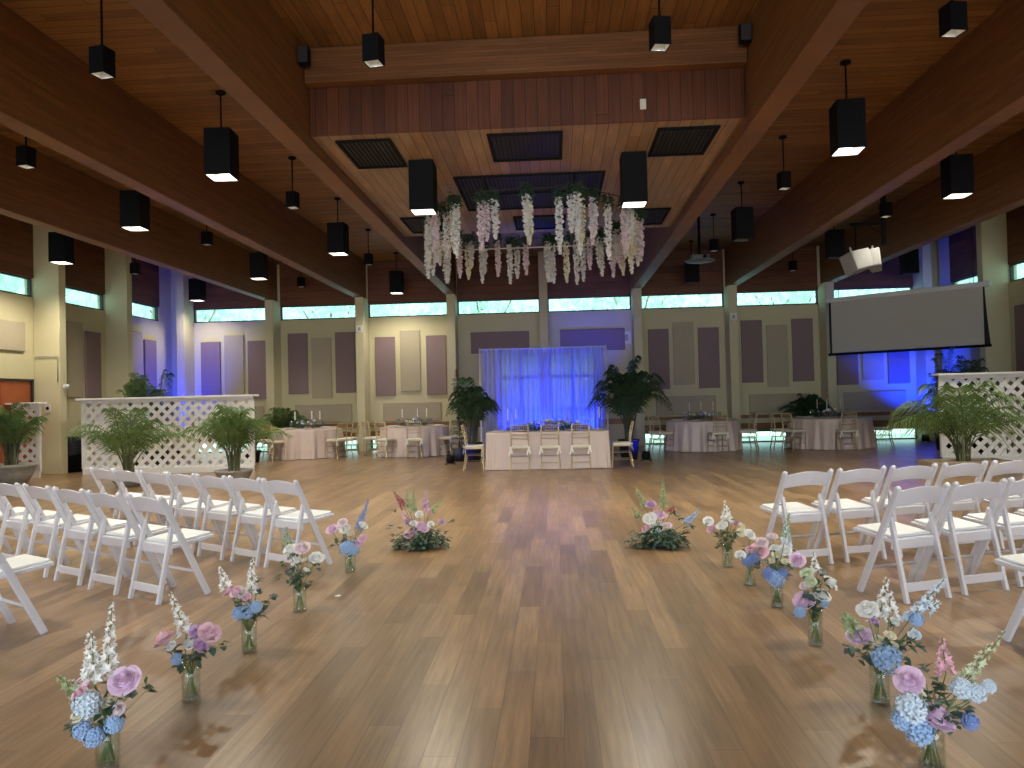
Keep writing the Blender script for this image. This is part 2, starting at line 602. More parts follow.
# wooden double door in the left wall
b = MB()
b.box(XL - 0.08, XL - 0.02, 14.34, 15.26, 0.01, 2.08)
b.box(XL - 0.08, XL - 0.02, 15.28, 16.2, 0.01, 2.08)
do = struct(b.build('door_3', M['doorwood'], bevel=0.01))
b = MB()
b.box(XL - 0.1, XL + 0.02, 14.3, 14.35, 0, 2.12)
b.box(XL - 0.1, XL + 0.02, 16.2, 16.25, 0, 2.12)
b.box(XL - 0.1, XL + 0.02, 14.3, 16.25, 2.08, 2.12)
b.build('door_frame', M['darkmetal'], do)
b = MB()
b.box(XL - 0.02, XL + 0.05, 15.36, 15.39, 0.95, 1.15)
b.build('door_handle', M['darkmetal'], do)
# wall piers
PZ = 4.50
for x in FX:
    b = MB()
    top = PZ if abs(x - CX) < 3.5 * BAY and abs(x - CX) > 0.1 else ZC
    b.box(x - 0.12, x + 0.12, YB - 0.62, YB - 0.005, 0, top - 0.002)
    struct(b.build('wall_pier', M['wall'], bevel=0.008))
for k, y in enumerate(SY[1:8]):
    for s in (0, 1):
        b = MB()
        if s == 0:
            b.box(XL + 0.005, XL + 0.6, y - 0.12, y + 0.12, 0, ZC - 0.002)
        else:
            b.box(XR - 0.6, XR - 0.005, y - 0.12, y + 0.12, 0, ZC - 0.002)
        struct(b.build('wall_pier', M['wall'], bevel=0.008))
# baseboards, wooden rails below the panels
b = MB()
for i in (0, 1, 2, 5, 6, 7):
    x0, x1 = FX[i] + 0.125, FX[i + 1] - 0.125
    b.box(x0, x1, YB - 0.05, YB - 0.002, 0.34, 0.56)
    b.box(x0, x1, YB - 0.09, YB - 0.002, 0.70, 0.80)
struct(b.build('trim_4', M['woodrail'], bevel=0.006))
b = MB()
for x0, x1 in ((FX[3] + 0.125, DOORS[0][0] - 0.02), (DOORS[1][1] + 0.02, FX[5] - 0.125)):
    b.box(x0, x1, YB - 0.03, YB - 0.002, 0.0, 0.12)
    b.box(x0, x1, YB - 0.07, YB - 0.002, 0.62, 0.78, 1)
struct(b.build('baseboard_back', [M['white'], M['woodrail']]))
for side, x0, x1 in (('left', XL + 0.002, XL + 0.03), ('right', XR - 0.03, XR - 0.002)):
    b = MB()
    segs = [(YF, 14.28), (16.27, YB)] if side == 'left' else [(YF, YB)]
    cuts = sorted(SY)
    for a, c in segs:
        lo = a
        for y in cuts:
            if a < y < c and y < YB:
                if y - 0.125 > lo:
                    b.box(x0, x1, lo, y - 0.125, 0, 0.16)
                lo = y + 0.125
        if c - 0.6 > lo:
            b.box(x0, x1, lo, c - 0.62 if c == YB else c, 0, 0.16)
    struct(b.build('baseboard_' + side, M['white']))
# roof beams on the piers
for x in BX:
    b = MB()
    b.box(x - 0.13, x + 0.13, YF + 0.005, YB - 0.005, PZ, ZC - 0.002)
    struct(b.build('ceiling_beam', M['beam'], bevel=0.01))
# dropped plank box between the two centre beams
SX0, SX1, SY0, SY1, SZ = BX[2] + 0.14, BX[3] - 0.14, 8.92, 14.65, 4.65
b = MB()
b.box(SX0, SX1, SY0 + 0.03, SY1, SZ, SZ + 0.06)
b.box(SX0, SX1, SY1 - 0.03, SY1, SZ + 0.06, ZC - 0.002)
struct(b.build('ceiling_soffit', M['soffit']))
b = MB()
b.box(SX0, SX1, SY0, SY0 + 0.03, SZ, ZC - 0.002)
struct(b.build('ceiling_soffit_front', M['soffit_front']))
b = MB()
b.box(SX0, SX1, SY0 - 0.18, SY0 - 0.005, 5.22, ZC - 0.002)
struct(b.build('ceiling_cross_beam', M['beam_x'], bevel=0.008))
# outside ground
b = MB()
b.box(-40, 40, YB + 0.25, 60, -0.2, -0.04)
b.box(-40, XL - 0.25, -30, YB + 0.25, -0.2, -0.04)
b.box(XR + 0.25, 40, -30, YB + 0.25, -0.2, -0.04)
b.box(XL - 0.25, XR + 0.25, -30, YF - 0.25, -0.2, -0.04)
struct(b.build('ground', M['paving']))
# ------------------------------------------------------------------ trees outside


def make_tree(seed, r, h):
    rnd = random.Random(seed)
    root = thing('leafy_tree', '', 'tree')
    m = MB()
    blobs = [(Vector((rnd.uniform(-1, 1), rnd.uniform(-1, 1), rnd.uniform(-0.6, 0.9))) * r * 0.6, r * rnd.uniform(0.45, 0.75)) for _ in range(9)]
    for _ in range(1300):
        c, br = rnd.choice(blobs)
        d = Vector((rnd.gauss(0, 1), rnd.gauss(0, 1), rnd.gauss(0, 1))).normalized() * br * rnd.uniform(0.75, 1.05)
        p = Vector((0, 0, h)) + c + d
        s = rnd.uniform(0.12, 0.26)
        R = Euler((rnd.uniform(0, 6), rnd.uniform(0, 6), rnd.uniform(0, 6))).to_matrix()
        m.add([p + R @ Vector(q) * s for q in ((-1, 0, 0), (0, -0.5, 0.1), (1, 0, 0), (0, 0.5, 0.1))], [(0, 1, 2, 3)])
    m.build('crown', M['treeleaf'], root)
    t = MB()
    t.tube([(0, 0, -0.05), (0.1, 0, h * 0.4), (0, 0.1, h)], 0.22, 8, r2=0.1)
    for a in range(5):
        t.tube([(0, 0, h * 0.6), (math.cos(a * 1.3) * r * 0.5, math.sin(a * 1.3) * r * 0.5, h * 1.05)], 0.08, 5, r2=0.03)
    t.build('trunk', M['bark'], root)
    return root


TREES = [(-15.5, 31), (-9.2, 31), (-3, 31), (3.2, 31), (9.4, 31), (15.6, 31), (-18.5, 24.5), (-18.5, 18.2), (-18.5, 12), (18.5, 24.5), (18.5, 18.2)]
for i, (x, y) in enumerate(TREES):
    side = 'far' if y > 28 else ('left' if x < 0 else 'right')
    lab = 'leafy green tree outside, seen through the high windows of the %s wall' % side
    place('tree', lambda: make_tree(4, 2.7, 5.2), (x, y, -0.03), i * 1.7, lab, 'trees outside the %s wall' % side)

# ------------------------------------------------------------------ acoustic panels
BAYN = ['first', 'second', 'third', 'fourth', 'fifth', 'sixth', 'seventh', 'last']


def panel(x0, x1, z0, z1, col, label, group, wall='back'):
    b = MB()
    if wall == 'back':
        b.box(x0, x1, YB - 0.055, YB - 0.003, z0, z1)
    elif wall == 'left':
        b.box(XL + 0.003, XL + 0.055, x0, x1, z0, z1)
    else:
        b.box(XR - 0.055, XR - 0.003, x0, x1, z0, z1)
    o = b.build('acoustic_panel', M[col], bevel=0.012)
    tag(o, label, 'wall panel', group)
    return o


for i in (0, 1, 2, 5, 6, 7):
    L = FX[i]
    low = i in (0, 2, 5, 7)
    zs = [(1.6, 3.36), (1.72, 3.54)] if low else [(1.73, 3.54), (1.59, 3.38)]
    offs = (0.34, 1.06, 1.78) if i not in (2,) else (0.31, 1.06, 1.84)
    for j in range(3):
        z0, z1 = zs[1] if j == 1 else zs[0]
        col = 'beige' if j == 1 else 'mauve'
        pos = ('left', 'middle', 'right')[j]
        panel(L + offs[j], L + offs[j] + 0.6, z0, z1, col,
              '%s upright panel, %s of three in the %s bay of the far wall' % (col, pos, BAYN[i]), col + ' upright wall panels')
    panel(L + 0.52, L + 2.25, 0.84, 1.39, 'beige', 'wide low beige fabric panel at the foot of the %s far wall bay' % BAYN[i], 'low wide wall panels')
panel(FX[3] + 0.5, FX[3] + 2.23, 2.78, 3.42, 'mauve', 'wide mauve fabric panel high on the far wall left of the centre pier', 'high wide wall panels')
panel(FX[4] + 0.46, FX[4] + 2.35, 2.78, 3.42, 'mauve', 'wide mauve fabric panel high on the far wall right of the centre pier', 'high wide wall panels')
for k, nm in ((0, 'farthest'), (1, 'second farthest')):
    y0 = SY[k + 1] + 0.12
    for j, (o0, col) in enumerate(((0.1, 'mauve'), (0.84, 'beige'), (1.58, 'mauve'))):
        z0, z1 = (1.72, 3.54) if j == 1 else (1.6, 3.36)
        pos = ('near', 'middle', 'far')[j]
        panel(y0 + o0, y0 + o0 + 0.62, z0, z1, col, '%s upright panel, %s one in the %s left wall bay' % (col, pos, nm), col + ' upright wall panels', 'left')
        if not (k == 0 and j == 2):
            panel(y0 + o0, y0 + o0 + 0.62, z0, z1, col, '%s upright panel, %s one in the %s right wall bay' % (col, pos, nm), col + ' upright wall panels', 'right')
panel(14.2, 15.95, 2.72, 3.35, 'beige', 'wide beige fabric panel above the brown door on the left wall', 'high wide wall panels', 'left')

# ------------------------------------------------------------------ pendant lamps


def make_pendant(kind):
    big = kind in ('big_lit', 'big_unlit', 'ceiling_box')
    root = thing('pendant_lamp', '', 'lamp')
    w, h = (0.345, 0.62) if big else (0.17, 0.27)
    if kind == 'ceiling_box':
        w, h = 0.33, 0.665
    m = MB()
    t = 0.012
    for s in (-1, 1):
        m.box(-w / 2, w / 2, s * (w / 2 - t / 2) - t / 2, s * (w / 2 - t / 2) + t / 2, 0, h)
        m.box(s * (w / 2 - t / 2) - t / 2, s * (w / 2 - t / 2) + t / 2, -w / 2 + t, w / 2 - t, 0, h)
    m.box(-w / 2, w / 2, -w / 2, w / 2, h - t, h)
    hs = m.build('housing', M['black'], root, bevel=0.006)
    m = MB()
    e = w / 2 - t - 0.002
    for s in (-1, 1):
        m.box(-e, e, s * e - 0.002, s * e + 0.002, 0.004, 0.16)
        m.box(s * e - 0.002, s * e + 0.002, -e, e, 0.004, 0.16)
    m.build('reflector', M['reflector'] if kind != 'big_unlit' else M['unlit'], hs)
    m = MB()
    z = 0.085 if kind in ('big_lit', 'ceiling_box') else 0.08
    m.lathe([(0.0001, z), (e * 0.92, z), (e * 0.92, z + 0.012), (0.0001, z + 0.012)], 20)
    m.build('lamp_lens', M['glow'] if kind in ('big_lit', 'ceiling_box') else (M['unlit'] if kind in ('big_unlit', 'small_unlit') else M['glow_small']), root)
    if kind != 'ceiling_box':
        drop = ZC - (4.48 if big else 4.77)
        m = MB()
        m.tube([(0, 0, h - 0.01), (0, 0, drop - 0.02)], 0.011, 8)
        m.build('stem', M['black'], root)
        m = MB()
        m.lathe([(0.02, drop - 0.05), (0.065, drop - 0.03), (0.065, drop - 0.002), (0.0001, drop - 0.002)], 16)
        m.build('canopy', M['black'], root)
    return root


def lamp(kind, x, y, rz, label, energy=0.0, cone=148):
    z = 3.98 if kind == 'ceiling_box' else (4.48 if kind.startswith('big') else 4.77)
    grp = {'big_lit': 'large lit pendant lamps', 'big_unlit': 'large unlit pendant lamps', 'ceiling_box': 'tall lamps under the dropped plank ceiling',
           'small_lit': 'small pendant lamps', 'small_unlit': 'small unlit pendant lamps'}[kind]
    place('lamp_' + kind, lambda: make_pendant(kind), (x, y, z), rz, label, grp)
    if energy:
        light('lamp_light', 'SPOT', (x, y, z + 0.03), energy, (1.0, 0.93, 0.78), target=(x, y, 0), spot_size=rad(cone), spot_blend=0.7, shadow_soft_size=0.15)


LE = 430
lamp('big_lit', -4.38, 9.86, rad(4), 'large black box pendant lamp, lit, nearest of all on the left', LE)
lamp('big_lit', 3.79, 9.86, rad(-4), 'large black box pendant lamp, lit, nearest of all on the right', LE)
lamp('big_lit', -7.08, 12.5, rad(2), 'large lit box lamp in the second ceiling bay left, nearer of two', LE)
lamp('big_lit', 6.44, 12.4, rad(-2), 'large lit box lamp in the second ceiling bay right of the centre', LE)
lamp('big_lit', -10.2, 15.2, rad(3), 'large lit box lamp close to the left wall, nearer of two', LE * 0.75)
lamp('big_lit', -4.38, 15.3, rad(-3), 'large lit box lamp on a short stem, midway down the hall left of centre', LE)
lamp('big_lit', -7.12, 18.0, rad(5), 'large lit box lamp left of centre in front of the second far wall pier', LE * 0.8)
lamp('big_lit', -4.42, 21.2, rad(1), 'large lit box lamp hanging right at the far wall above the left round table', LE * 0.5)
lamp('big_lit', -10.3, 21.4, rad(-2), 'large lit box lamp in the far left corner beside the blue lit pier', LE * 0.3)
lamp('big_unlit', 3.78, 15.3, rad(3), 'large unlit black box lamp midway down the hall right of centre')
lamp('big_unlit', 6.46, 17.75, rad(-3), 'large unlit black box lamp beside the white loudspeakers')
lamp('big_unlit', 3.79, 21.0, rad(2), 'large unlit black box lamp below the grey projector at the far wall')
lamp('big_unlit', 9.4, 20.6, rad(2), 'large unlit black box lamp above the projection screen')
lamp('ceiling_box', -1.72, 10.12, 0, 'tall black box lamp at the left end of the hanging flowers', LE * 0.9)
lamp('ceiling_box', 1.1, 10.16, 0, 'tall black box lamp at the right end of the hanging flowers', LE * 0.9)
for x, y, lab in ((-4.38, 4.5, 'added lit black box lamp overhead, left of the aisle, out of the photo'), (3.79, 4.5, 'added lit black box lamp overhead, right of the aisle, out of the photo'),
                  (-7.08, 7.1, 'added lit black box lamp, out of view over the left rows of chairs'), (6.44, 7.1, 'added lit black box lamp, out of view over the right rows of chairs')):
    lamp('big_lit', x, y, 0, lab, LE * 0.9)  # added lamps out of view, continuing the grid to brighten the front floor
SM = [('small_lit', -4.45, 7.3, 'small black pendant lamp at the upper left in the photo, nearest on the left'),
      ('small_lit', -1.71, 7.34, 'small black pendant lamp before the cross beam, left of centre'),
      ('small_lit', 1.08, 7.3, 'small black pendant lamp before the cross beam, right of centre'),
      ('small_lit', 3.81, 7.31, 'small black pendant lamp at the top right, nearest on the right'),
      ('small_lit', -7.16, 9.95, 'small black pendant lamp at the far left edge of the photo'),
      ('small_lit', -4.39, 12.64, 'small black pendant lamp behind the nearest large left lamp'),
      ('small_lit', 3.82, 12.65, 'small black pendant lamp behind the nearest large right lamp'),
      ('small_lit', 6.44, 15.0, 'small black pendant lamp above the white loudspeakers on the right'),
      ('small_unlit', -4.47, 18.2, 'small dark pendant lamp before the far wall just left of the hanging flowers'),
      ('small_unlit', -7.14, 15.3, 'small dark pendant lamp in the second bay left of centre, half way down'),
      ('small_unlit', 3.77, 17.95, 'small dark pendant lamp right of the hanging flowers beside the projector'),
      ('small_unlit', -10.42, 18.35, 'small dark pendant lamp near the left wall piers'),
      ('small_unlit', -7.2, 21.3, 'small dark pendant lamp at the far wall second window from the left'),
      ('small_unlit', 6.6, 21.3, 'small dark pendant lamp at the far wall above the window left of the screen')]
for k, x, y, lab in SM:
    lamp(k, x, y, rad(10) * (1 if x > 0 else -1), lab, 110 if k == 'small_lit' else 0, 100)
# small black boxes on the inner faces of the centre beams
for x, lab in ((BX[2] + 0.13 + 0.075, 'small black loudspeaker box on the left centre beam by the cross beam'), (BX[3] - 0.13 - 0.075, 'small black loudspeaker box on the right centre beam by the cross beam')):
    r = thing('beam_speaker', lab, 'speaker', (x, 8.55, 5.45), 0, 'speaker boxes on the centre beams')
    m = MB()
    m.box(-0.065, 0.065, -0.05, 0.05, -0.10, 0.10)
    m.build('cabinet', M['black'], r, bevel=0.01)
    m = MB()
    m.box(-0.055, 0.055, -0.058, -0.051, -0.09, 0.09)
    m.build('grille', M['darkmetal'], r)

# ------------------------------------------------------------------ ceiling vents in the dropped ceiling
VENTS = [(-2.62, -1.94, 9.1, 10.2, 'square dark ceiling grille at the near left of the dropped ceiling'),
         (-0.76, 0.16, 9.1, 10.15, 'wide dark ceiling grille in the front middle of the dropped ceiling'),
         (1.3, 2.04, 9.15, 10.2, 'dark ceiling grille at the near right of the dropped ceiling'),
         (-1.4, 0.78, 10.8, 12.75, 'largest black ceiling grille, above the hanging flowers'),
         (-0.68, 0.25, 13.3, 14.35, 'dark ceiling grille at the far middle behind the hanging flowers'),
         (-2.65, -1.9, 13.1, 14.3, 'dark ceiling grille at the far left of the dropped ceiling'),
         (1.3, 2.05, 13.1, 14.3, 'dark ceiling grille at the far right of the dropped ceiling')]
for x0, x1, y0, y1, lab in VENTS:
    r = thing('ceiling_vent', lab, 'vent', ((x0 + x1) / 2, (y0 + y1) / 2, SZ - 0.001), 0, 'grilles in the dropped ceiling')
    w, d = x1 - x0, y1 - y0
    m = MB()
    for s in (-1, 1):
        m.box(s * (w / 2 - 0.02) - 0.02, s * (w / 2 - 0.02) + 0.02, -d / 2, d / 2, -0.025, 0)
        m.box(-w / 2 + 0.04, w / 2 - 0.04, s * (d / 2 - 0.02) - 0.02, s * (d / 2 - 0.02) + 0.02, -0.025, 0)
    m.build('frame', M['vent'], r)
    m = MB()
    m.box(-w / 2 + 0.04, w / 2 - 0.04, -d / 2 + 0.04, d / 2 - 0.04, -0.004, 0)
    m.build('backing', M['ventin'], r)
    m = MB()
    n = int(w / 0.06)
    for i in range(1, n):
        x = -w / 2 + 0.04 + (w - 0.08) * i / n
        m.bar((x, -d / 2 + 0.04, -0.012), (x, d / 2 - 0.04, -0.012), 0.004, 0.012, (1, 0, 0))
    if w > 1.5:
        for q in (-0.3, 0.3):
            m.box(w * q - 0.015, w * q + 0.015, -d / 2 + 0.04, d / 2 - 0.04, -0.02, -0.004)
        m.box(-w / 2 + 0.04, w / 2 - 0.04, -0.015, 0.015, -0.02, -0.004)
    m.build('louvres', M['vent'], r)
# outlet on the soffit front, small square plates on the piers
def plate(loc, w, h, lab, col='white', nd=None):
    b = MB()
    b.box(-w / 2, w / 2, -0.02, 0, -h / 2, h / 2)
    o = b.build('wall_plate', M[col], bevel=0.004)
    o.location = loc
    tag(o, lab, 'wall plate')
    m = MB()
    m.box(-w * 0.18, w * 0.18, -0.024, -0.0195, -h * 0.25, h * 0.25)
    m.build('socket', M['beige'] if col == 'white' else M['white'], o)
    return o


plate((1.1, SY0, 4.85), 0.07, 0.12, 'small pale socket plate on the dark vertical boards above the vents', 'cushion')
plate((-5.66, YB - 0.62, 3.56), 0.19, 0.2, 'small square white alarm plate high on the third pier from the left')
plate((5.06, YB - 0.62, 3.6), 0.19, 0.2, 'small square white alarm plate high on the right pier left of the screen')
o = plate((2.1, YB - 0.002, 3.14), 0.26, 0.36, 'small square plate lit violet beside the right centre pier', 'white')

# ------------------------------------------------------------------ hanging flower hoop and strands
RC = Vector((-0.33, 12.45, 4.42))
RR = 1.72
hp = thing('hanging_flower_hoop', 'thin hoop hung on wires under the ceiling, carrying all the flower strands', 'hoop', RC)
m = MB()
pts = [(RR * math.cos(t * PI / 24), RR * math.sin(t * PI / 24), 0) for t in range(49)]
m.tube(pts, 0.006, 6, cap=False)
m.build('hoop', M['darkmetal'], hp)
for a in range(8):
    m = MB()
    t = a * PI / 4 + 0.2
    p = (RR * math.cos(t), RR * math.sin(t), 0)
    m.tube([p, (p[0], p[1], SZ - 0.03 - RC.z)], 0.002, 4)
    m.build('wire', M['darkmetal'], hp)
m = MB()
m.tube([(-1.8, 0.95, -0.32), (1.8, 1.0, -0.3)], 0.012, 6)
for q in (-1.4, 1.4):
    m.tube([(q, 0.98, -0.31), (q, 0.98, 0)], 0.003, 4)
m.build('rod', M['white'], hp)


def make_strand(col, L, seed):
    rnd = random.Random(seed)
    root = thing('hanging_flower_strand', '', 'flower garland')
    m = MB()
    n = int(L * 230)
    for i in range(n):
        f = i / n
        z = -0.10 - f * (L - 0.1)
        r = (0.050 if f < 0.7 else 0.050 * (1 - (f - 0.7) / 0.34)) * rnd.uniform(0.5, 1.05)
        t = rnd.uniform(0, 2 * PI)
        p = Vector((math.cos(t) * r, math.sin(t) * r, z))
        s = rnd.uniform(0.018, 0.030)
        R = Euler((rnd.uniform(-1, 1), rnd.uniform(-1, 1), t)).to_matrix()
        # a small cupped blossom
        m.add([p + R @ Vector(q) * s for q in ((0, 0, -0.3), (1, 0.2, 0.2), (0.2, 1, 0.3), (-0.9, 0.5, 0.2), (-0.6, -0.8, 0.3), (0.5, -0.9, 0.2))],
              [(0, 1, 2), (0, 2, 3), (0, 3, 4), (0, 4, 5), (0, 5, 1)])
    m.build('blossoms', M['p_' + col], root)
    m = MB()
    for i in range(60):
        t = rnd.uniform(0, 2 * PI)
        d = Vector((math.cos(t), math.sin(t), rnd.uniform(-0.8, 0.6))).normalized()
        p = Vector((0, 0, rnd.uniform(-0.14, 0.06))) + d * 0.02
        l = rnd.uniform(0.06, 0.12)
        a = d.cross(Vector((0, 0, 1))).normalized() * 0.024
        m.add([p, p + d * l * 0.5 + a, p + d * l + Vector((0, 0, -0.03)), p + d * l * 0.5 - a], [(0, 1, 2, 3)])
    m.build('leaves', M['leaf'], root)
    return root


rnd = random.Random(11)
arcs = []   # angle on the hoop, number of strands, spread
for a, n in ((-160, 4), (-146, 4), (-132, 3), (-108, 3), (-90, 3), (-74, 3), (-60, 4), (-38, 3), (-22, 4), (-8, 3), (12, 3), (32, 4), (50, 3), (66, 3), (84, 4), (100, 3), (118, 3), (136, 3), (154, 3), (172, 4)):
    for j in range(n):
        arcs.append((a + rnd.uniform(-6.5, 6.5), rnd.uniform(-0.14, 0.10)))
KIND = [('white', 0.66), ('white', 0.84), ('blush', 0.76), ('cream', 0.80)]
for i, (a, dr) in enumerate(arcs):
    ki = rnd.choice([0, 1, 1, 0, 1, 0, 2, 3])
    if i % 9 == 4:
        ki = 2
    col, L = KIND[ki]
    t = rad(a)
    x, y = RC.x + (RR + dr) * math.cos(t), RC.y + (RR + dr) * math.sin(t)
    side = 'near' if -180 < a < 0 and abs(math.cos(t)) < 0.72 else ('far' if abs(math.cos(t)) < 0.72 else ('left' if math.cos(t) < 0 else 'right'))
    cn = {'white': 'white', 'blush': 'pale pink', 'cream': 'cream'}[col]
    place('strand%d' % ki, lambda: make_strand(col, L, 5 + ki), (x, y, RC.z + rnd.uniform(-0.03, 0.02)), rnd.uniform(0, 6),
          '%s%s blossom strand hanging on the %s side of the flower hoop' % ('long ' if ki == 1 else ('short ' if ki == 0 else ''), cn, side),
          '%s%s flower strands on the %s side of the hoop' % ('long ' if ki == 1 else ('short ' if ki == 0 else ''), cn, side), (1, 1, rnd.uniform(0.88, 1.12)))

# ------------------------------------------------------------------ white folding chairs


def make_folding_chair():
    root = thing('folding_chair', '', 'chair')
    TOPZ = 0.775
    fr = []
    for s in (-1, 1):
        m = MB()
        x = 0.215 * s
        top = Vector((x, 0.015, TOPZ))
        knee = Vector((x, 0.15, 0.50))
        foot = Vector((x + 0.008 * s, 0.385, 0.0))
        for p, q in ((top, knee), (knee, foot)):
            m.bar(p, q, 0.027, 0.048)
        m.lathe([(0.0001, 0.02), (0.012, 0.017), (0.02, 0.006), (0.022, -0.01)], 10, (x, 0.013, TOPZ))
        m.build('leg', M['resin'], root, bevel=0.007)
        m = MB()
        x = 0.178 * s
        m.bar((x, 0.122, 0.56), (x + 0.005 * s, 0.0, 0.0), 0.028, 0.034)
        m.lathe([(0.0001, 0.018), (0.012, 0.012), (0.017, 0)], 8, (x, 0.122, 0.56))
        m.build('leg', M['resin'], root, bevel=0.008)
    # arched back rail, bowed backwards
    m = MB()
    n = 12
    vs_ = []
    for i in range(n + 1):
        f = i / n
        x = -0.205 + 0.41 * f
        bow = -0.030 * math.sin(PI * f)
        arch = 0.028 * math.sin(PI * f)
        zt, zb = TOPZ - 0.022 + arch, TOPZ - 0.135 + arch * 0.8
        yt, yb = 0.024 + bow, 0.078 + bow
        vs_ += [(x, yt - 0.009, zt), (x, yt + 0.009, zt), (x, yb + 0.009, zb), (x, yb - 0.009, zb)]
    fs = []
    for i in range(n):
        for j in range(4):
            fs.append((4 * i + j, 4 * (i + 1) + j, 4 * (i + 1) + (j + 1) % 4, 4 * i + (j + 1) % 4))
    fs += [(0, 1, 2, 3), (4 * n + 3, 4 * n + 2, 4 * n + 1, 4 * n)]
    m.add(vs_, fs)
    m.build('backrest', M['resin'], root, bevel=0.003)
    # seat frame and padded seat
    m = MB()
    R = Matrix.Translation((0, 0.105, 0.388)) @ Matrix.Rotation(rad(4.5), 4, 'X')
    m.box(-0.195, 0.195, 0.0, 0.365, 0.0, 0.03, M=R)
    m.box(-0.195, 0.195, -0.012, 0.012, -0.045, 0.03, M=R)
    m.build('seat_frame', M['resin'], root, bevel=0.008)
    m = MB()
    m.box(-0.175, 0.175, 0.02, 0.35, 0.03, 0.05, M=R)
    m.build('seat', M['vinyl'], root, bevel=0.012)
    m = MB()
    m.box(-0.178, 0.178, 0.015, 0.033, 0.07, 0.13)
    m.build('crossbar', M['resin'], root, bevel=0.004)
    m = MB()
    m.tube([(-0.215, 0.304, 0.185), (0.215, 0.304, 0.185)], 0.011, 8)
    m.build('stretcher', M['resin'], root)
    m = MB()
    m.tube([(-0.19, 0.13, 0.50), (-0.222, 0.163, 0.50)], 0.006, 6)
    m.tube([(0.19, 0.13, 0.50), (0.222, 0.163, 0.50)], 0.006, 6)
    m.build('hinge_pin', M['darkmetal'], root)
    return root


ORD = ['aisle end', 'second from the aisle', 'third from the aisle', 'fourth from the aisle', 'fifth from the aisle', 'sixth from the aisle', 'seventh from the aisle']
ROWS = [('far left row', -2.44, 6.52, -0.43, 0.26, 7, -30.5), ('middle left row', -3.09, 5.51, -0.50, 0.30, 6, -30.5), ('nearest left row', -3.73, 4.54, -0.5, 0.3, 1, -30.5),
        ('far right row', 2.08, 6.46, 0.505, 0.157, 6, 16.5), ('middle right row', 2.49, 5.36, 0.49, 0.195, 4, 20.5), ('nearest right row', 2.88, 4.24, 0.49, 0.2, 1, 20.5)]
rnd = random.Random(3)
for rn, x, y, dx, dy, n, ang in ROWS:
    for k in range(n):
        place('fold', make_folding_chair, (x + dx * k + rnd.uniform(-0.01, 0.01), y + dy * k + rnd.uniform(-0.01, 0.01), 0), rad(ang + rnd.uniform(-1.5, 1.5)),
              ('white folding chair at the aisle end of the %s' % rn) if k == 0 else 'white folding chair, %s in the %s' % (ORD[k], rn), 'white folding chairs in the ' + rn)

# ------------------------------------------------------------------ chiavari chairs


def make_chiavari():
    root = thing('ballroom_chair', '', 'chair')
    for s in (-1, 1):
        m = MB()
        m.tube([(0.185 * s, -0.01, 0), (0.175 * s, 0.04, 0.25), (0.17 * s, 0.05, 0.45), (0.172 * s, 0.025, 0.7), (0.165 * s, -0.03, 0.92)], 0.014, 8)
        m.build('leg', M['gold'], root)
        m = MB()
        m.tube([(0.185 * s, 0.42, 0), (0.18 * s, 0.40, 0.45)], 0.012, 8, r2=0.016)
        m.build('leg', M['gold'], root)
    m = MB()
    m.box(-0.19, 0.19, 0.03, 0.41, 0.425, 0.45)
    m.build('seat_frame', M['gold'], root, bevel=0.008)
    m = MB()
    m.box(-0.185, 0.185, 0.03, 0.40, 0.45, 0.50)
    cu = m.build('cushion', M['cushion'], root, bevel=0.018)
    m = MB()
    for z, y, r in ((0.90, -0.026, 0.014), (0.855, -0.017, 0.008), (0.80, -0.003, 0.009), (0.72, 0.016, 0.009), (0.64, 0.031, 0.011)):
        m.tube([(-0.168, y, z), (0, y - 0.012, z), (0.168, y, z)], r, 6)
    m.build('back_rails', M['gold'], root)
    m = MB()
    for i in range(7):
        x = -0.12 + 0.04 * i
        m.tube([(x, -0.034, 0.90), (x, -0.012, 0.80)], 0.005, 5)
    m.build('spindles', M['gold'], root)
    m = MB()
    for z in (0.16, 0.30):
        for s in (-1, 1):
            m.tube([(0.178 * s, 0.03, z), (0.182 * s, 0.41, z)], 0.006, 6)
        m.tube([(-0.178, 0.03, z), (0.178, 0.03, z)], 0.006, 6)
        m.tube([(-0.182, 0.41, z), (0.182, 0.41, z)], 0.008, 6)
    m.build('stretchers', M['gold'], root)
    for s in (-1, 1):
        m = MB()
        for a, l in ((-0.05, 0.15), (0.03, 0.12)):
            x = 0.178 * s
            m.bar((x, 0.022, 0.47), (x + a * 0.8, -0.012, 0.47 - l), 0.028, 0.004)
        m.cbox((0.178 * s, 0.018, 0.475), 0.05, 0.03, 0.03)
        m.build('cushion_tie', M['ribbon'], cu)
    return root


def chiavari(x, y, tx, ty, lab, grp):
    """rear feet at x, y; faces towards tx, ty"""
    place('chiavari', make_chiavari, (x, y, 0), math.atan2(-(tx - x), ty - y), lab, grp)


# ------------------------------------------------------------------ banquet tables


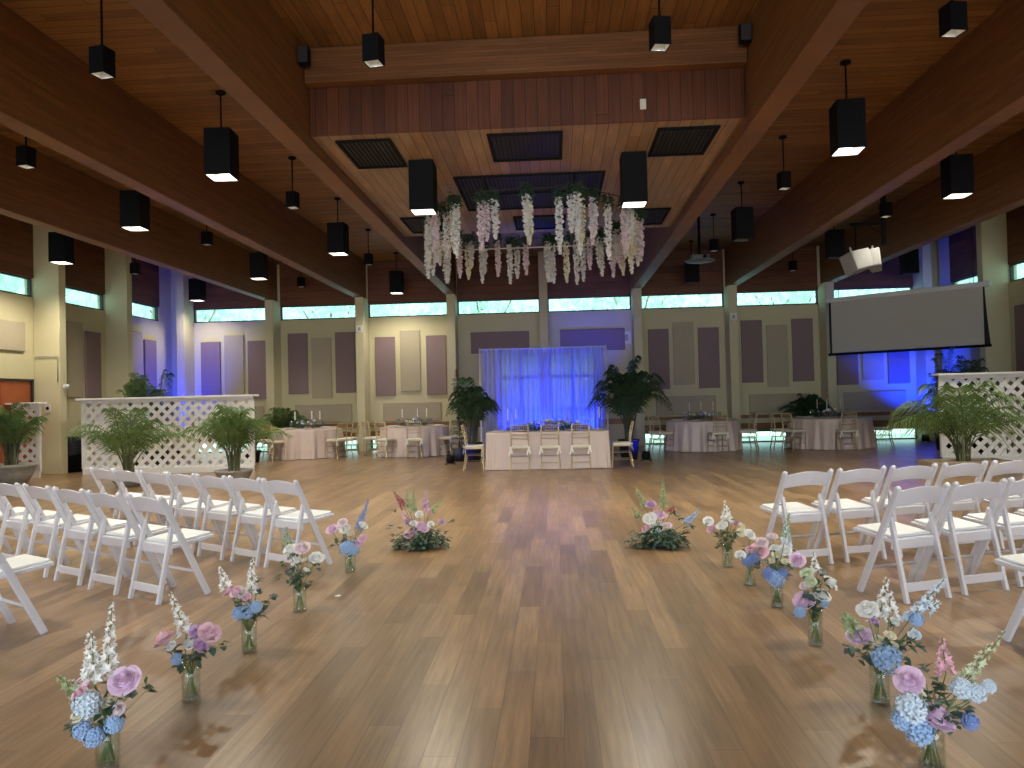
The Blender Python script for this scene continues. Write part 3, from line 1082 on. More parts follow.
def cloth(path, hw, hd, name, lab, nf, seed, rect=False, mat_='pink_cloth', flare=0.07):
    """cloth hanging to the floor over a round or long table, with folds"""
    rnd = random.Random(seed)
    m = MB()
    N = 144
    Z0 = 0.762
    ph = [rnd.uniform(0, 6.28) for _ in range(4)]

    def rim(t, k):
        if rect:
            c, s_ = math.cos(t), math.sin(t)
            p = 0.10
            x = hw * math.copysign(abs(c) ** p, c)
            y = hd * math.copysign(abs(s_) ** p, s_)
            d = Vector((x, y)).normalized() if k else Vector((0, 0))
            x, y = x, y
        else:
            x, y = hw * math.cos(t), hd * math.sin(t)
            d = Vector((math.cos(t), math.sin(t)))
        return Vector((x, y)), d
    rows = [(0.0, 0.0), (0.05, 0.02), (0.3, 0.3), (0.6, 0.62), (0.85, 0.88), (1.0, 1.0)]
    m.v.append((0, 0, Z0))
    m_i = [0]
    vs0 = len(m.v)
    for ri, (f, g) in enumerate(rows):
        for i in range(N):
            t = 2 * PI * i / N
            p, d = rim(t, 1)
            fold = (math.sin(nf * t + ph[0]) * 0.6 + math.sin((nf * 0.43) * t * 1.0 // 1 * 0 + round(nf * 0.4) * t + ph[1]) * 0.4 + 0.25 * math.sin(round(nf * 1.7) * t + ph[2]))
            off = flare * g + 0.038 * fold * g * (1.9 if not rect else 0.9)
            q = p + d * (off + 0.004)
            z = Z0 - 0.002 - (Z0 - 0.012) * f - (0.004 if ri == 0 else 0)
            m.v.append((q.x, q.y, z))
    for i in range(N):
        m.f.append((0, vs0 + i, vs0 + (i + 1) % N))
        m.m.append(0)
        m.sm.append(False)
    for r in range(len(rows) - 1):
        for i in range(N):
            a, b_ = vs0 + r * N + i, vs0 + r * N + (i + 1) % N
            m.f.append((a, a + N, b_ + N, b_))
            m.m.append(0)
            m.sm.append(True)
    o = m.build(name, M[mat_])
    o.location = path
    tag(o, lab, 'tablecloth', 'blush pink tablecloths')
    return o


def make_round_table():
    root = thing('round_table', '', 'table')
    m = MB()
    m.lathe([(0.0001, 0.72), (0.89, 0.72), (0.89, 0.752), (0.0001, 0.752)], 40)
    m.build('tabletop', M['woodrail'], root)
    for a in range(4):
        t = PI / 4 + a * PI / 2
        m = MB()
        m.tube([(0.5 * math.cos(t), 0.5 * math.sin(t), 0.72), (0.6 * math.cos(t), 0.6 * math.sin(t), 0)], 0.018, 8)
        m.build('leg', M['darkmetal'], root)
    return root


def make_plate():
    m = MB()
    m.lathe([(0.0001, 0.004), (0.10, 0.004), (0.165, 0.016), (0.165, 0.020), (0.10, 0.010), (0.0001, 0.010)], 24)
    root = m.build('dinner_plate', M['plate'])
    m = MB()
    m.box(-0.05, 0.05, -0.10, 0.10, 0.011, 0.022)
    m.build('folded_napkin', M['cushion'], root, bevel=0.004)
    return tag(root, '', 'plate')


def make_wine_glass():
    m = MB()
    m.lathe([(0.0001, 0), (0.035, 0), (0.034, 0.004), (0.006, 0.012), (0.005, 0.085), (0.02, 0.10), (0.038, 0.13), (0.040, 0.16), (0.034, 0.20), (0.032, 0.20), (0.038, 0.16), (0.036, 0.132), (0.018, 0.104), (0.0001, 0.10)], 14)
    o = m.build('wine_glass', M['crystal'])
    return tag(o, '', 'glass')


def make_candle(h):
    root = thing('candle_holder', '', 'candle holder')
    m = MB()
    m.lathe([(0.0001, 0), (0.05, 0), (0.05, 0.008), (0.012, 0.02), (0.008, h * 0.5), (0.012, h - 0.03), (0.022, h - 0.01), (0.022, h), (0.0001, h)], 14)
    m.build('glass_stand', M['crystal'], root)
    m = MB()
    m.tube([(0, 0, h - 0.005), (0, 0, h + 0.22)], 0.012, 10)
    m.build('taper_candle', M['candle'], root)
    return root


def leafquad(m, p, d, l, w, droop=0.0, mi=0, up=None):
    """a folded pointed leaf from p along d"""
    d = Vector(d).normalized()
    u = Vector(up) if up else Vector((0, 0, 1))
    a = d.cross(u)
    if a.length < 1e-3:
        a = Vector((1, 0, 0))
    a.normalize()
    nrm = a.cross(d)
    q = [p, p + d * l * 0.35 + a * w * 0.5 + nrm * w * 0.15, p + d * l * 0.75 + a * w * 0.35 + Vector((0, 0, -droop * l * 0.4)), p + d * l + Vector((0, 0, -droop * l)),
         p + d * l * 0.75 - a * w * 0.35 + Vector((0, 0, -droop * l * 0.4)), p + d * l * 0.35 - a * w * 0.5 + nrm * w * 0.15, p + d * l * 0.55 - Vector((0, 0, droop * l * 0.2))]
    m.add(q, [(0, 1, 6), (1, 2, 6), (2, 3, 6), (3, 4, 6), (4, 5, 6), (5, 0, 6)], mi, True)


def rose_mesh(seed, nl=5):
    """unit rose facing +Z, cupped petals in whorls"""
    rnd = random.Random(seed)
    m = MB()
    for L in range(nl):
        f = L / (nl - 1)
        npet = 3 + L
        r = 0.26 + 0.66 * f ** 1.15
        for k in range(npet):
            t0 = 2 * PI * (k + 0.5 * L) / npet + rnd.uniform(-0.2, 0.2)
            w = 2.1 * PI / npet * 0.62
            open_ = 0.06 + 0.62 * f * f + rnd.uniform(-0.05, 0.05)
            hgt = 1.0 - 0.50 * f + rnd.uniform(-0.05, 0.05)
            vs_ = []
            for i in range(4):
                v = i / 3
                for j in range(4):
                    u = j / 3 - 0.5
                    rr = r * (0.35 + 0.65 * math.sin(v * PI / 2)) + open_ * v * v * 0.5
                    tt = t0 + u * 2 * w * (0.55 + 0.45 * math.sin(v * PI * 0.8))
                    z = -0.45 + (hgt + 0.25) * v - 0.16 * (abs(u) * 2) ** 2 * v - (0.22 * f * (v ** 6))
                    vs_.append((rr * math.cos(tt), rr * math.sin(tt), z))
            fs = [(i * 4 + j, i * 4 + j + 1, (i + 1) * 4 + j + 1, (i + 1) * 4 + j) for i in range(3) for j in range(3)]
            m.add(vs_, fs, 0, True)
    m.lathe([(0.0001, -0.6), (0.5, -0.42), (0.68, -0.1), (0.35, 0.3), (0.0001, 0.45)], 8)
    return m


def hydrangea_mesh(seed, n=95):
    rnd = random.Random(seed)
    m = MB()
    for i in range(n):
        z = 1 - 1.75 * (i + 0.5) / n
        t = i * 2.39996
        r = math.sqrt(max(0, 1 - z * z))
        d = Vector((r * math.cos(t), r * math.sin(t), z))
        a = d.cross(Vector((0, 0, 1)) if abs(d.z) < 0.9 else Vector((1, 0, 0))).normalized()
        b = d.cross(a)
        ro = rnd.uniform(0, PI / 2)
        s = 0.25
        p = d * rnd.uniform(0.76, 1.06)
        for k in range(4):
            q = ro + k * PI / 2
            e = a * math.cos(q) + b * math.sin(q)
            g = a * math.cos(q + 0.7) + b * math.sin(q + 0.7)
            h = a * math.cos(q - 0.7) + b * math.sin(q - 0.7)
            m.add([p - d * 0.05, p + g * s * 0.7 + d * 0.05, p + e * s * 1.1 + d * 0.10, p + h * s * 0.7 + d * 0.05], [(0, 1, 2, 3)])
    m.lathe([(0.0001, -0.65), (0.5, -0.45), (0.68, 0), (0.5, 0.45), (0.0001, 0.68)], 8)
    return m


def spike_mesh(m, p0, p1, size, rnd, n, mi=0):
    """blossoms up a spike, open low down, buds at the tip"""
    p0, p1 = Vector(p0), Vector(p1)
    d = (p1 - p0)
    dn = d.normalized()
    a = dn.cross(Vector((0, 1, 0.1))).normalized()
    b = dn.cross(a)
    for i in range(n):
        f = (i + 0.5) / n
        t = i * 2.4
        o = a * math.cos(t) + b * math.sin(t)
        s = size * (1.05 - 0.75 * f) * rnd.uniform(0.85, 1.15)
        c = p0 + d * f + o * s * (1.0 - 0.3 * f)
        ax = (o + dn * 0.5).normalized()
        u = ax.cross(dn).normalized()
        v = ax.cross(u)
        np_ = 5
        base = [c - ax * s * 0.5]
        for k in range(np_):
            q = 2 * PI * k / np_ + rnd.uniform(-0.2, 0.2)
            e = u * math.cos(q) + v * math.sin(q)
            e2 = u * math.cos(q + 0.63) + v * math.sin(q + 0.63)
            base += [c + e * s * 0.9 + ax * s * 0.25, c + e2 * s * 0.45]
        fs = [(0, 1 + j, 1 + (j + 1) % (2 * np_)) for j in range(2 * np_)]
        m.add(base, fs, mi)


ROSE_ME, HEAD_ME = {}, {}


def flower_part(kind, col, loc, r, parent, rnd, tilt=None):
    cache = ROSE_ME if kind == 'rose' else HEAD_ME
    key = (col, rnd.randrange(2))
    if key not in cache:
        mm = rose_mesh(hash(key[1]) + 3, 6 if col in ('lilac', 'pink', 'blush', 'mauve') else 5) if kind == 'rose' else hydrangea_mesh(key[1] + 2)
        o = mm.build(kind, M['p_' + col])
        cache[key] = o.data
        bpy.data.objects.remove(o)
    o = bpy.data.objects.new(kind, cache[key])
    C.objects.link(o)
    o.location = loc
    o.scale = (r, r, r)
    tx, ty = tilt if tilt else (rnd.uniform(0.35, 0.95), rnd.uniform(-0.4, 0.4))
    o.rotation_euler = (tx, ty, rnd.uniform(-0.6, 0.6))
    o.parent = parent
    return o
REC = {
    'V1': dict(roses=[(0.071, 0.347, 0.052, 'lilac'),(-0.085, 0.315, 0.027, 'pink'),(0.0, 0.257, 0.029, 'cream'),(-0.079, 0.238, 0.025, 'cream'),(-0.035, 0.213, 0.025, 'cream'),(0.057, 0.243, 0.029, 'blush')],
        heads=[(-0.052, 0.271, 0.043, 'paleblue'),(-0.063, 0.175, 0.029, 'blue'),(-0.019, 0.147, 0.031, 'blue'),(0.06, 0.194, 0.029, 'blue')],
        spikes=[(-0.099, 0.35, -0.107, 0.53, 'white'),(-0.061, 0.345, -0.071, 0.52, 'white'),(-0.024, 0.336, -0.007, 0.648, 'white'),(-0.099, 0.298, -0.166, 0.336, 'pink'),(-0.137, 0.288, -0.222, 0.359, 'green')],
        leaves=[(0.09, 0.288),(0.156, 0.303),(0.014, 0.298),(-0.099, 0.184),(0.005, 0.203)]),
    'V2': dict(roses=[(-0.121, 0.308, 0.049, 'pink'),(0.11, 0.338, 0.046, 'pink'),(0.033, 0.333, 0.032, 'mauve'),(0.079, 0.282, 0.032, 'mauve'),(-0.003, 0.279, 0.039, 'white'),(-0.07, 0.285, 0.021, 'white')],
        heads=[(-0.041, 0.22, 0.023, 'blue')],
        spikes=[(-0.044, 0.318, -0.131, 0.518, 'white')],
        leaves=[(0.094, 0.241),(0.135, 0.256),(-0.008, 0.195),(-0.059, 0.236),(0.043, 0.226),(-0.029, 0.164)]),
    'V3': dict(roses=[(-0.112, 0.355, 0.037, 'pink'),(-0.051, 0.367, 0.034, 'pink'),(-0.064, 0.336, 0.029, 'white'),(0.004, 0.33, 0.023, 'pink'),(0.028, 0.271, 0.017, 'cream')],
        heads=[(-0.039, 0.238, 0.032, 'blue'),(0.01, 0.245, 0.032, 'blue'),(0.071, 0.279, 0.029, 'blue')],
        spikes=[(-0.125, 0.379, -0.174, 0.495, 'white'),(0.01, 0.342, 0.016, 0.55, 'white')],
        leaves=[(0.04, 0.336),(0.098, 0.281),(0.144, 0.324),(0.071, 0.238),(-0.064, 0.281),(0.034, 0.403),(-0.015, 0.293)]),
    'V4': dict(roses=[(-0.058, 0.439, 0.038, 'white'),(0.032, 0.443, 0.048, 'blush'),(0.131, 0.375, 0.045, 'white'),(-0.004, 0.356, 0.029, 'white'),(-0.041, 0.334, 0.022, 'cream'),(0.076, 0.302, 0.019, 'white'),(0.046, 0.363, 0.019, 'cream')],
        heads=[],
        spikes=[(-0.092, 0.436, -0.099, 0.581, 'green')],
        leaves=[(-0.048, 0.392),(-0.128, 0.247),(-0.07, 0.276),(-0.113, 0.327),(-0.033, 0.218),(0.046, 0.174),(0.09, 0.305),(0.017, 0.276),(-0.012, 0.189),(-0.084, 0.225),(0.032, 0.247),(0.105, 0.334),(-0.041, 0.291)]),
    'V5': dict(roses=[(-0.146, 0.369, 0.046, 'lilac'),(-0.048, 0.428, 0.036, 'blush'),(-0.039, 0.374, 0.041, 'white'),(0.13, 0.401, 0.036, 'white'),(0.068, 0.249, 0.037, 'lilac'),(0.118, 0.289, 0.032, 'pink'),(0.014, 0.33, 0.027, 'cream')],
        heads=[(-0.004, 0.214, 0.052, 'blue'),(0.053, 0.192, 0.032, 'blue')],
        spikes=[(0.077, 0.356, 0.166, 0.615, 'darkblue')],
        leaves=[(-0.146, 0.235),(-0.093, 0.249),(-0.039, 0.303),(0.032, 0.16),(-0.039, 0.178)]),
    'C1': dict(roses=[(0.032, 0.211, 0.057, 'lilac'),(-0.077, 0.147, 0.057, 'pink'),(-0.117, 0.255, 0.046, 'mauve'),(-0.057, 0.249, 0.033, 'white'),(0.089, 0.357, 0.04, 'pink'),(0.006, 0.338, 0.033, 'white'),(0.217, 0.249, 0.032, 'mauve'),(0.115, 0.236, 0.029, 'white')],
        heads=[],
        spikes=[(-0.153, 0.396, -0.262, 0.555, 'red'),(-0.061, 0.345, -0.061, 0.574, 'green'),(-0.121, 0.383, -0.128, 0.574, 'green'),(0.051, 0.383, 0.064, 0.562, 'mauve'),(0.115, 0.345, 0.23, 0.491, 'green'),(-0.14, 0.319, -0.191, 0.345, 'pink')],
        leaves=[(-0.243, 0.128),(-0.243, 0.077),(-0.243, 0.026),(-0.189, 0.128),(-0.189, 0.077),(-0.189, 0.026),(-0.135, 0.128),(-0.135, 0.077),(-0.135, 0.026),(-0.082, 0.128),(-0.082, 0.077),(-0.082, 0.026),(-0.028, 0.128),(-0.028, 0.077),(-0.028, 0.026),(0.026, 0.128),(0.026, 0.077),(0.026, 0.026),(0.079, 0.128),(0.079, 0.077),(0.079, 0.026),(0.133, 0.128),(0.133, 0.077),(0.133, 0.026),(0.186, 0.128),(0.186, 0.077),(0.186, 0.026),(0.24, 0.128),(0.24, 0.077),(0.24, 0.026),(-0.281, 0.204),(-0.255, 0.357),(0.294, 0.249),(-0.191, 0.191),(0.179, 0.166),(0.281, 0.077)]),
    'C2': dict(roses=[(-0.009, 0.306, 0.06, 'lilac'),(-0.094, 0.283, 0.057, 'white'),(-0.028, 0.189, 0.062, 'white'),(-0.132, 0.189, 0.04, 'pink'),(-0.076, 0.406, 0.045, 'mauve'),(0.066, 0.217, 0.038, 'blush'),(0.057, 0.302, 0.028, 'pink')],
        heads=[],
        spikes=[(-0.132, 0.378, -0.208, 0.567, 'green'),(0.047, 0.378, 0.047, 0.642, 'green'),(0.246, 0.208, 0.397, 0.349, 'blue'),(-0.17, 0.283, -0.264, 0.378, 'green'),(0.123, 0.321, 0.151, 0.378, 'red')],
        leaves=[(-0.246, 0.132),(-0.246, 0.076),(-0.246, 0.019),(-0.193, 0.132),(-0.193, 0.076),(-0.193, 0.019),(-0.14, 0.132),(-0.14, 0.076),(-0.14, 0.019),(-0.087, 0.132),(-0.087, 0.076),(-0.087, 0.019),(-0.034, 0.132),(-0.034, 0.076),(-0.034, 0.019),(0.019, 0.132),(0.019, 0.076),(0.019, 0.019),(0.072, 0.132),(0.072, 0.076),(0.072, 0.019),(0.125, 0.132),(0.125, 0.076),(0.125, 0.019),(0.178, 0.132),(0.178, 0.076),(0.178, 0.019),(0.23, 0.132),(0.23, 0.076),(0.23, 0.019),(-0.283, 0.047),(0.132, 0.302),(0.189, 0.264),(0.283, 0.208),(0.227, 0.17),(-0.198, 0.302)]),
    'V11': dict(roses=[(-0.14, 0.377, 0.037, 'white'),(-0.047, 0.354, 0.041, 'white'),(-0.116, 0.314, 0.037, 'pink'),(-0.027, 0.421, 0.023, 'white'),(0.053, 0.354, 0.02, 'pink'),(0.08, 0.367, 0.019, 'mauve'),(0.134, 0.334, 0.028, 'cream'),(0.114, 0.291, 0.033, 'cream'),(0.036, 0.401, 0.02, 'white')],
        heads=[],
        spikes=[(0.0, 0.374, -0.003, 0.548, 'white'),(0.027, 0.374, 0.031, 0.494, 'white')],
        leaves=[(-0.087, 0.254),(-0.007, 0.227),(-0.073, 0.18),(-0.033, 0.281),(0.033, 0.254),(0.06, 0.287),(0.007, 0.174)]),
    'V10': dict(roses=[(0.01, 0.383, 0.038, 'white'),(-0.081, 0.243, 0.034, 'white'),(-0.03, 0.243, 0.019, 'white'),(0.0, 0.277, 0.027, 'pink'),(0.082, 0.258, 0.056, 'pink'),(0.087, 0.328, 0.038, 'blush')],
        heads=[(-0.024, 0.192, 0.038, 'darkblue'),(0.024, 0.213, 0.03, 'darkblue')],
        spikes=[],
        leaves=[(0.049, 0.137),(0.018, 0.155),(0.061, 0.18)]),
    'V9': dict(roses=[(-0.005, 0.469, 0.031, 'blush'),(0.044, 0.461, 0.023, 'white'),(0.06, 0.385, 0.036, 'white'),(-0.016, 0.403, 0.027, 'white'),(0.016, 0.347, 0.033, 'cream'),(0.049, 0.319, 0.025, 'cream'),(-0.027, 0.303, 0.025, 'cream'),(0.138, 0.319, 0.045, 'lilac')],
        heads=[(-0.071, 0.238, 0.032, 'darkblue'),(-0.014, 0.205, 0.049, 'blue'),(0.027, 0.238, 0.028, 'darkblue')],
        spikes=[(0.082, 0.445, 0.117, 0.619, 'green'),(0.087, 0.401, 0.082, 0.554, 'paleblue')],
        leaves=[(0.049, 0.183),(0.06, 0.216),(-0.049, 0.27),(0.104, 0.379),(0.082, 0.281)]),
    'V8': dict(roses=[(0.113, 0.342, 0.042, 'white'),(0.033, 0.292, 0.042, 'white'),(-0.056, 0.255, 0.051, 'lilac'),(-0.059, 0.348, 0.026, 'blush'),(-0.047, 0.416, 0.03, 'greenwhite'),(-0.028, 0.37, 0.027, 'greenwhite'),(0.076, 0.212, 0.017, 'white')],
        heads=[(-0.102, 0.206, 0.027, 'blue'),(0.039, 0.255, 0.022, 'blue')],
        spikes=[(0.033, 0.385, 0.019, 0.521, 'white')],
        leaves=[(0.058, 0.391),(0.033, 0.348),(-0.028, 0.299),(-0.004, 0.212),(0.021, 0.323)]),
    'V7': dict(roses=[(-0.041, 0.429, 0.04, 'white'),(-0.027, 0.386, 0.019, 'mauve'),(-0.071, 0.299, 0.047, 'lilac'),(0.033, 0.328, 0.023, 'cream'),(0.0, 0.29, 0.026, 'cream'),(0.047, 0.28, 0.018, 'cream'),(0.094, 0.363, 0.02, 'white'),(0.118, 0.333, 0.014, 'white'),(0.172, 0.312, 0.022, 'paleblue')],
        heads=[(0.013, 0.221, 0.053, 'blue'),(0.155, 0.394, 0.025, 'blue')],
        spikes=[(0.021, 0.368, 0.07, 0.566, 'white'),(0.062, 0.394, 0.074, 0.505, 'white'),(0.125, 0.363, 0.317, 0.576, 'paleblue'),(0.216, 0.424, 0.292, 0.459, 'paleblue'),(-0.088, 0.323, -0.164, 0.394, 'green'),(-0.109, 0.353, -0.139, 0.409, 'green')],
        leaves=[(-0.139, 0.27),(-0.083, 0.198),(-0.058, 0.206),(0.11, 0.282),(0.175, 0.264),(0.094, 0.211),(0.064, 0.262)]),
    'V6': dict(roses=[(-0.072, 0.336, 0.045, 'lilac'),(0.007, 0.213, 0.055, 'lilac'),(-0.037, 0.28, 0.021, 'cream')],
        heads=[(-0.091, 0.245, 0.047, 'paleblue'),(-0.126, 0.208, 0.03, 'blue'),(-0.067, 0.169, 0.041, 'blue'),(0.093, 0.324, 0.031, 'paleblue'),(0.142, 0.309, 0.028, 'paleblue'),(0.115, 0.206, 0.025, 'darkblue'),(0.189, 0.334, 0.021, 'paleblue')],
        spikes=[(0.076, 0.353, 0.071, 0.486, 'pinkbig'),(0.105, 0.285, 0.297, 0.516, 'greenwhite'),(0.135, 0.324, 0.247, 0.462, 'greenwhite')],
        leaves=[(0.017, 0.285),(0.056, 0.26),(0.103, 0.245),(0.085, 0.162),(-0.013, 0.363),(0.036, 0.314),(0.076, 0.206)]),
}
# ------------------------------------------------------------------ flower arrangements along the aisle
def make_vase(kind, r, h):
    m = MB()
    if kind == 'flask':
        prof = [(0.0001, 0), (r * 1.25, 0), (r * 1.25, h * 0.06), (r * 0.5, h * 0.8), (r * 0.55, h), (r * 0.48, h), (r * 0.43, h * 0.8), (r * 1.15, h * 0.1), (0.0001, h * 0.1)]
    else:
        prof = [(0.0001, 0), (r * 0.92, 0), (r * 0.97, h * 0.04), (r * 0.94, h * 0.5), (r * 1.02, h), (r * 0.94, h), (r * 0.86, h * 0.5), (r * 0.85, h * 0.10), (0.0001, h * 0.09)]
    m.lathe(prof, 24)
    return m


def arrangement(key, x, y, label, grp, vr=0.05, vh=0.2, kind='vase'):
    R = REC[key]
    rnd = random.Random(sum(map(ord, key)) * 7)
    root = thing('flower_arrangement', label, 'flowers', (x, y, 0.0), 0, grp)
    low = kind == 'bowl'
    if low:
        m = MB()
        m.lathe([(0.0001, 0), (0.07, 0), (0.10, 0.035), (0.095, 0.035), (0.06, 0.01), (0.0001, 0.01)], 20)
        m.build('bowl', M['potblack'], root)
        vh = 0.05
    else:
        make_vase(kind, vr, vh).build('vase', M['glass'], root)
    st, lf, eu = MB(), MB(), MB()

    def stem_to(p, r=0.0025):
        if low:
            q = Vector((rnd.uniform(-0.05, 0.05), rnd.uniform(-0.05, 0.05), 0.04))
            st.tube([q, (q + Vector(p)) / 2 + Vector((0, 0, 0.02)), p], r, 5)
            return
        a = rnd.uniform(0, 2 * PI)
        bot = Vector((math.cos(a) * vr * 0.6, math.sin(a) * vr * 0.6, vh * 0.12))
        mo = Vector((-bot.x * 0.75 + p[0] * 0.12, -bot.y * 0.7, vh * 0.98))
        st.tube([bot, mo, mo * 0.45 + Vector(p) * 0.55, p], r, 5)
    for i, (px, pz, r, col) in enumerate(R['roses']):
        py = -0.02 - rnd.uniform(0, 0.05) if i % 2 else rnd.uniform(-0.03, 0.05)
        tx = 0.55 + rnd.uniform(-0.2, 0.3)
        o = flower_part('rose', col, (px, py, max(pz, r * 0.6)), r * 1.02, root, rnd, (tx, max(-0.45, min(0.45, px * 4)) + rnd.uniform(-0.15, 0.15)))
        o['label'] = '%s rose' % {'blush': 'pale pink', 'mauve': 'mauve', 'greenwhite': 'greenish white', 'paleblue': 'pale blue'}.get(col, col)
        stem_to((px, py, pz - r * 0.5))
        for q in range(2):
            leafquad(eu if q else lf, Vector((px, py, pz - r * 0.6)), (rnd.uniform(-1, 1), rnd.uniform(-1, 1), 0.1), 0.045, 0.024, 0.3)
    for i, (px, pz, r, col) in enumerate(R['heads']):
        py = -0.035 - rnd.uniform(0, 0.03)
        o = flower_part('hydrangea', col, (px, py, pz), r * 1.2, root, rnd)
        o['label'] = '%s hydrangea head' % {'paleblue': 'pale blue', 'darkblue': 'deep blue'}.get(col, 'blue')
        stem_to((px, py, pz - r * 0.5))
    for (ax, az, bx, bz, col) in R['spikes']:
        m = MB()
        dy = rnd.uniform(-0.01, 0.06)
        L = math.hypot(bx - ax, bz - az)
        size = 0.031 if col != 'pinkbig' else 0.03
        if col in ('greenwhite',):
            size = 0.026
            n = max(7, int(L * 80))
        else:
            n = max(10, int(L * 120))
        spike_mesh(m, (ax, dy, az), (bx, dy + 0.01, bz), size, rnd, n)
        o = m.build('flower_spike', M['p_' + col], root)
        o['label'] = 'upright spike of small %s blossoms' % {'greenwhite': 'greenish white', 'paleblue': 'pale blue', 'darkblue': 'dark blue', 'pinkbig': 'pink'}.get(col, col)
        st.tube([(ax, dy, az), ((ax + bx) / 2, dy + 0.005, (az + bz) / 2), (bx, dy + 0.01, bz)], 0.0022, 5)
        stem_to((ax, dy, az))
    for i, (px, pz) in enumerate(R['leaves']):
        py = rnd.uniform(-0.06, 0.06)
        tgt = eu if i % 2 == 0 else lf
        for q in range(5):
            d = Vector((px * 3 + rnd.uniform(-0.5, 0.5), rnd.uniform(-0.8, 0.8), rnd.uniform(-0.3, 0.6)))
            leafquad(tgt, Vector((px + rnd.uniform(-0.02, 0.02), py, max(0.02, pz + rnd.uniform(-0.02, 0.02)))), d, rnd.uniform(0.035, 0.055), rnd.uniform(0.028, 0.042), 0.25)
        if not low:
            stem_to((px, py, pz), 0.0015)
    if low:
        for q in range(260):
            t = rnd.uniform(0, 2 * PI)
            rr = rnd.uniform(0.03, 0.25)
            leafquad(eu if q % 3 == 0 else lf, Vector((rr * math.cos(t), rr * 0.7 * math.sin(t), rnd.uniform(0.025, 0.24 - rr * 0.6))), (math.cos(t), math.sin(t), rnd.uniform(-0.3, 0.6)), 0.065, 0.042, 0.35)
    else:
        for q in range(26):      # greenery collar at the mouth of the vase
            t = rnd.uniform(0, 2 * PI)
            leafquad(eu if q % 3 == 0 else lf, Vector((vr * 0.7 * math.cos(t), vr * 0.7 * math.sin(t), vh + rnd.uniform(0.0, 0.09))), (math.cos(t), math.sin(t), rnd.uniform(-0.2, 0.5)), 0.05, 0.03, 0.3)
    if st.v:
        st.build('stems', M['stem'], root)
    lf.build('green_leaves', M['leaf'], root)
    eu.build('eucalyptus_leaves', M['euca'], root)
    if not low:
        m = MB()
        m.lathe([(0.0001, 0.012), (vr * 0.84, 0.012), (vr * 0.84, 0.016 + vh * 0.02), (0.0001, 0.016 + vh * 0.02)], 16)
        m.build('glass_pebbles', M['crystal'], root)
    return root


G1, G2 = 'vases of flowers lining the left of the aisle', 'vases of flowers lining the right of the aisle'
arrangement('V1', -1.84, 2.99, 'glass vase at the bottom left with tall white delphiniums and a lilac rose', G1, 0.048, 0.19)
arrangement('V2', -1.83, 3.67, 'glass vase with pink roses either side of a white carnation, second left', G1, 0.046, 0.20)
arrangement('V3', -1.83, 4.38, 'glass vase with small pink roses over blue hydrangea, third on the left', G1, 0.046, 0.19)
arrangement('V4', -1.82, 5.23, 'glass vase of white roses among dark green leaves, fourth on the left', G1, 0.048, 0.20)
arrangement('V5', -1.79, 6.42, 'slim glass vase with a leaning dark blue spike, farthest on the left', G1, 0.048, 0.20)
arrangement('V6', 1.39, 3.0, 'glass vase at the bottom right with two lilac roses and a pink flower spike', G2, 0.05, 0.20)
arrangement('V7', 1.46, 3.63, 'glass vase with blue hydrangea and a pale blue branch reaching right', G2, 0.046, 0.20)
arrangement('V8', 1.44, 4.45, 'glass vase with a large lilac rose under white roses, third on the right', G2, 0.044, 0.20)
arrangement('V9', 1.45, 5.24, 'glass vase with cream roses over deep blue hydrangea, fourth on the right', G2, 0.044, 0.20)
arrangement('V10', 1.42, 5.84, 'clear flared flask of pink roses and blue flowers on the right', G2, 0.038, 0.19, 'flask')
arrangement('V11', 1.39, 6.45, 'glass vase with an upright white spike, farthest on the right', G2, 0.046, 0.20)
arrangement('C1', -1.37, 7.42, 'low spreading floor bouquet with a red spike at the left head of the aisle', 'low floor bouquets at the head of the aisle', kind='bowl')
arrangement('C2', 0.95, 7.32, 'low spreading floor bouquet with lilac and white roses at the right head of the aisle', 'low floor bouquets at the head of the aisle', kind='bowl')
b = MB()
b.add([(-0.02, -0.01, 0.001), (0.015, -0.02, 0.004), (0.03, 0.0, 0.002), (0.01, 0.02, 0.006), (-0.015, 0.012, 0.003), (0.0, 0.0, 0.008)], [(0, 1, 5), (1, 2, 5), (2, 3, 5), (3, 4, 5), (4, 0, 5)], 0, True)
o = b.build('fallen_petal', M['p_white'])
o.location = (-1.83, 5.02, 0.001)
o.location = (-2.02 + 0.35, 5.62 + 0.0, 0.001)
tag(o, 'fallen white petal lying on the floor left of the aisle', 'petal')

# ------------------------------------------------------------------ tables with cloths and settings
def centrepiece(x, y, lab, seed, z=0.764, w=0.34, d=0.2, n=150):
    rnd = random.Random(seed)
    root = thing('flower_centrepiece', lab, 'flowers', (x, y, z), 0, 'table centrepieces')
    m = MB()
    for i in range(n):
        t = rnd.uniform(0, 2 * PI)
        f = math.sqrt(rnd.random())
        p = Vector((w * f * math.cos(t), d * f * math.sin(t), rnd.uniform(0.01, 0.21 * (1.2 - f))))
        leafquad(m, p, (math.cos(t), math.sin(t), rnd.uniform(-0.1, 1)), 0.09, 0.04, 0.3)
    m.build('greenery', M['euca'], root)
    for i in range(int(w * 22)):
        col = rnd.choice(['white', 'white', 'blue', 'blush', 'white', 'paleblue'])
        t = rnd.uniform(0, 2 * PI)
        f = rnd.uniform(0, 0.85)
        o = flower_part('rose', col, (w * f * math.cos(t), d * f * math.sin(t), rnd.uniform(0.12, 0.21)), 0.036, root, rnd)
    return root


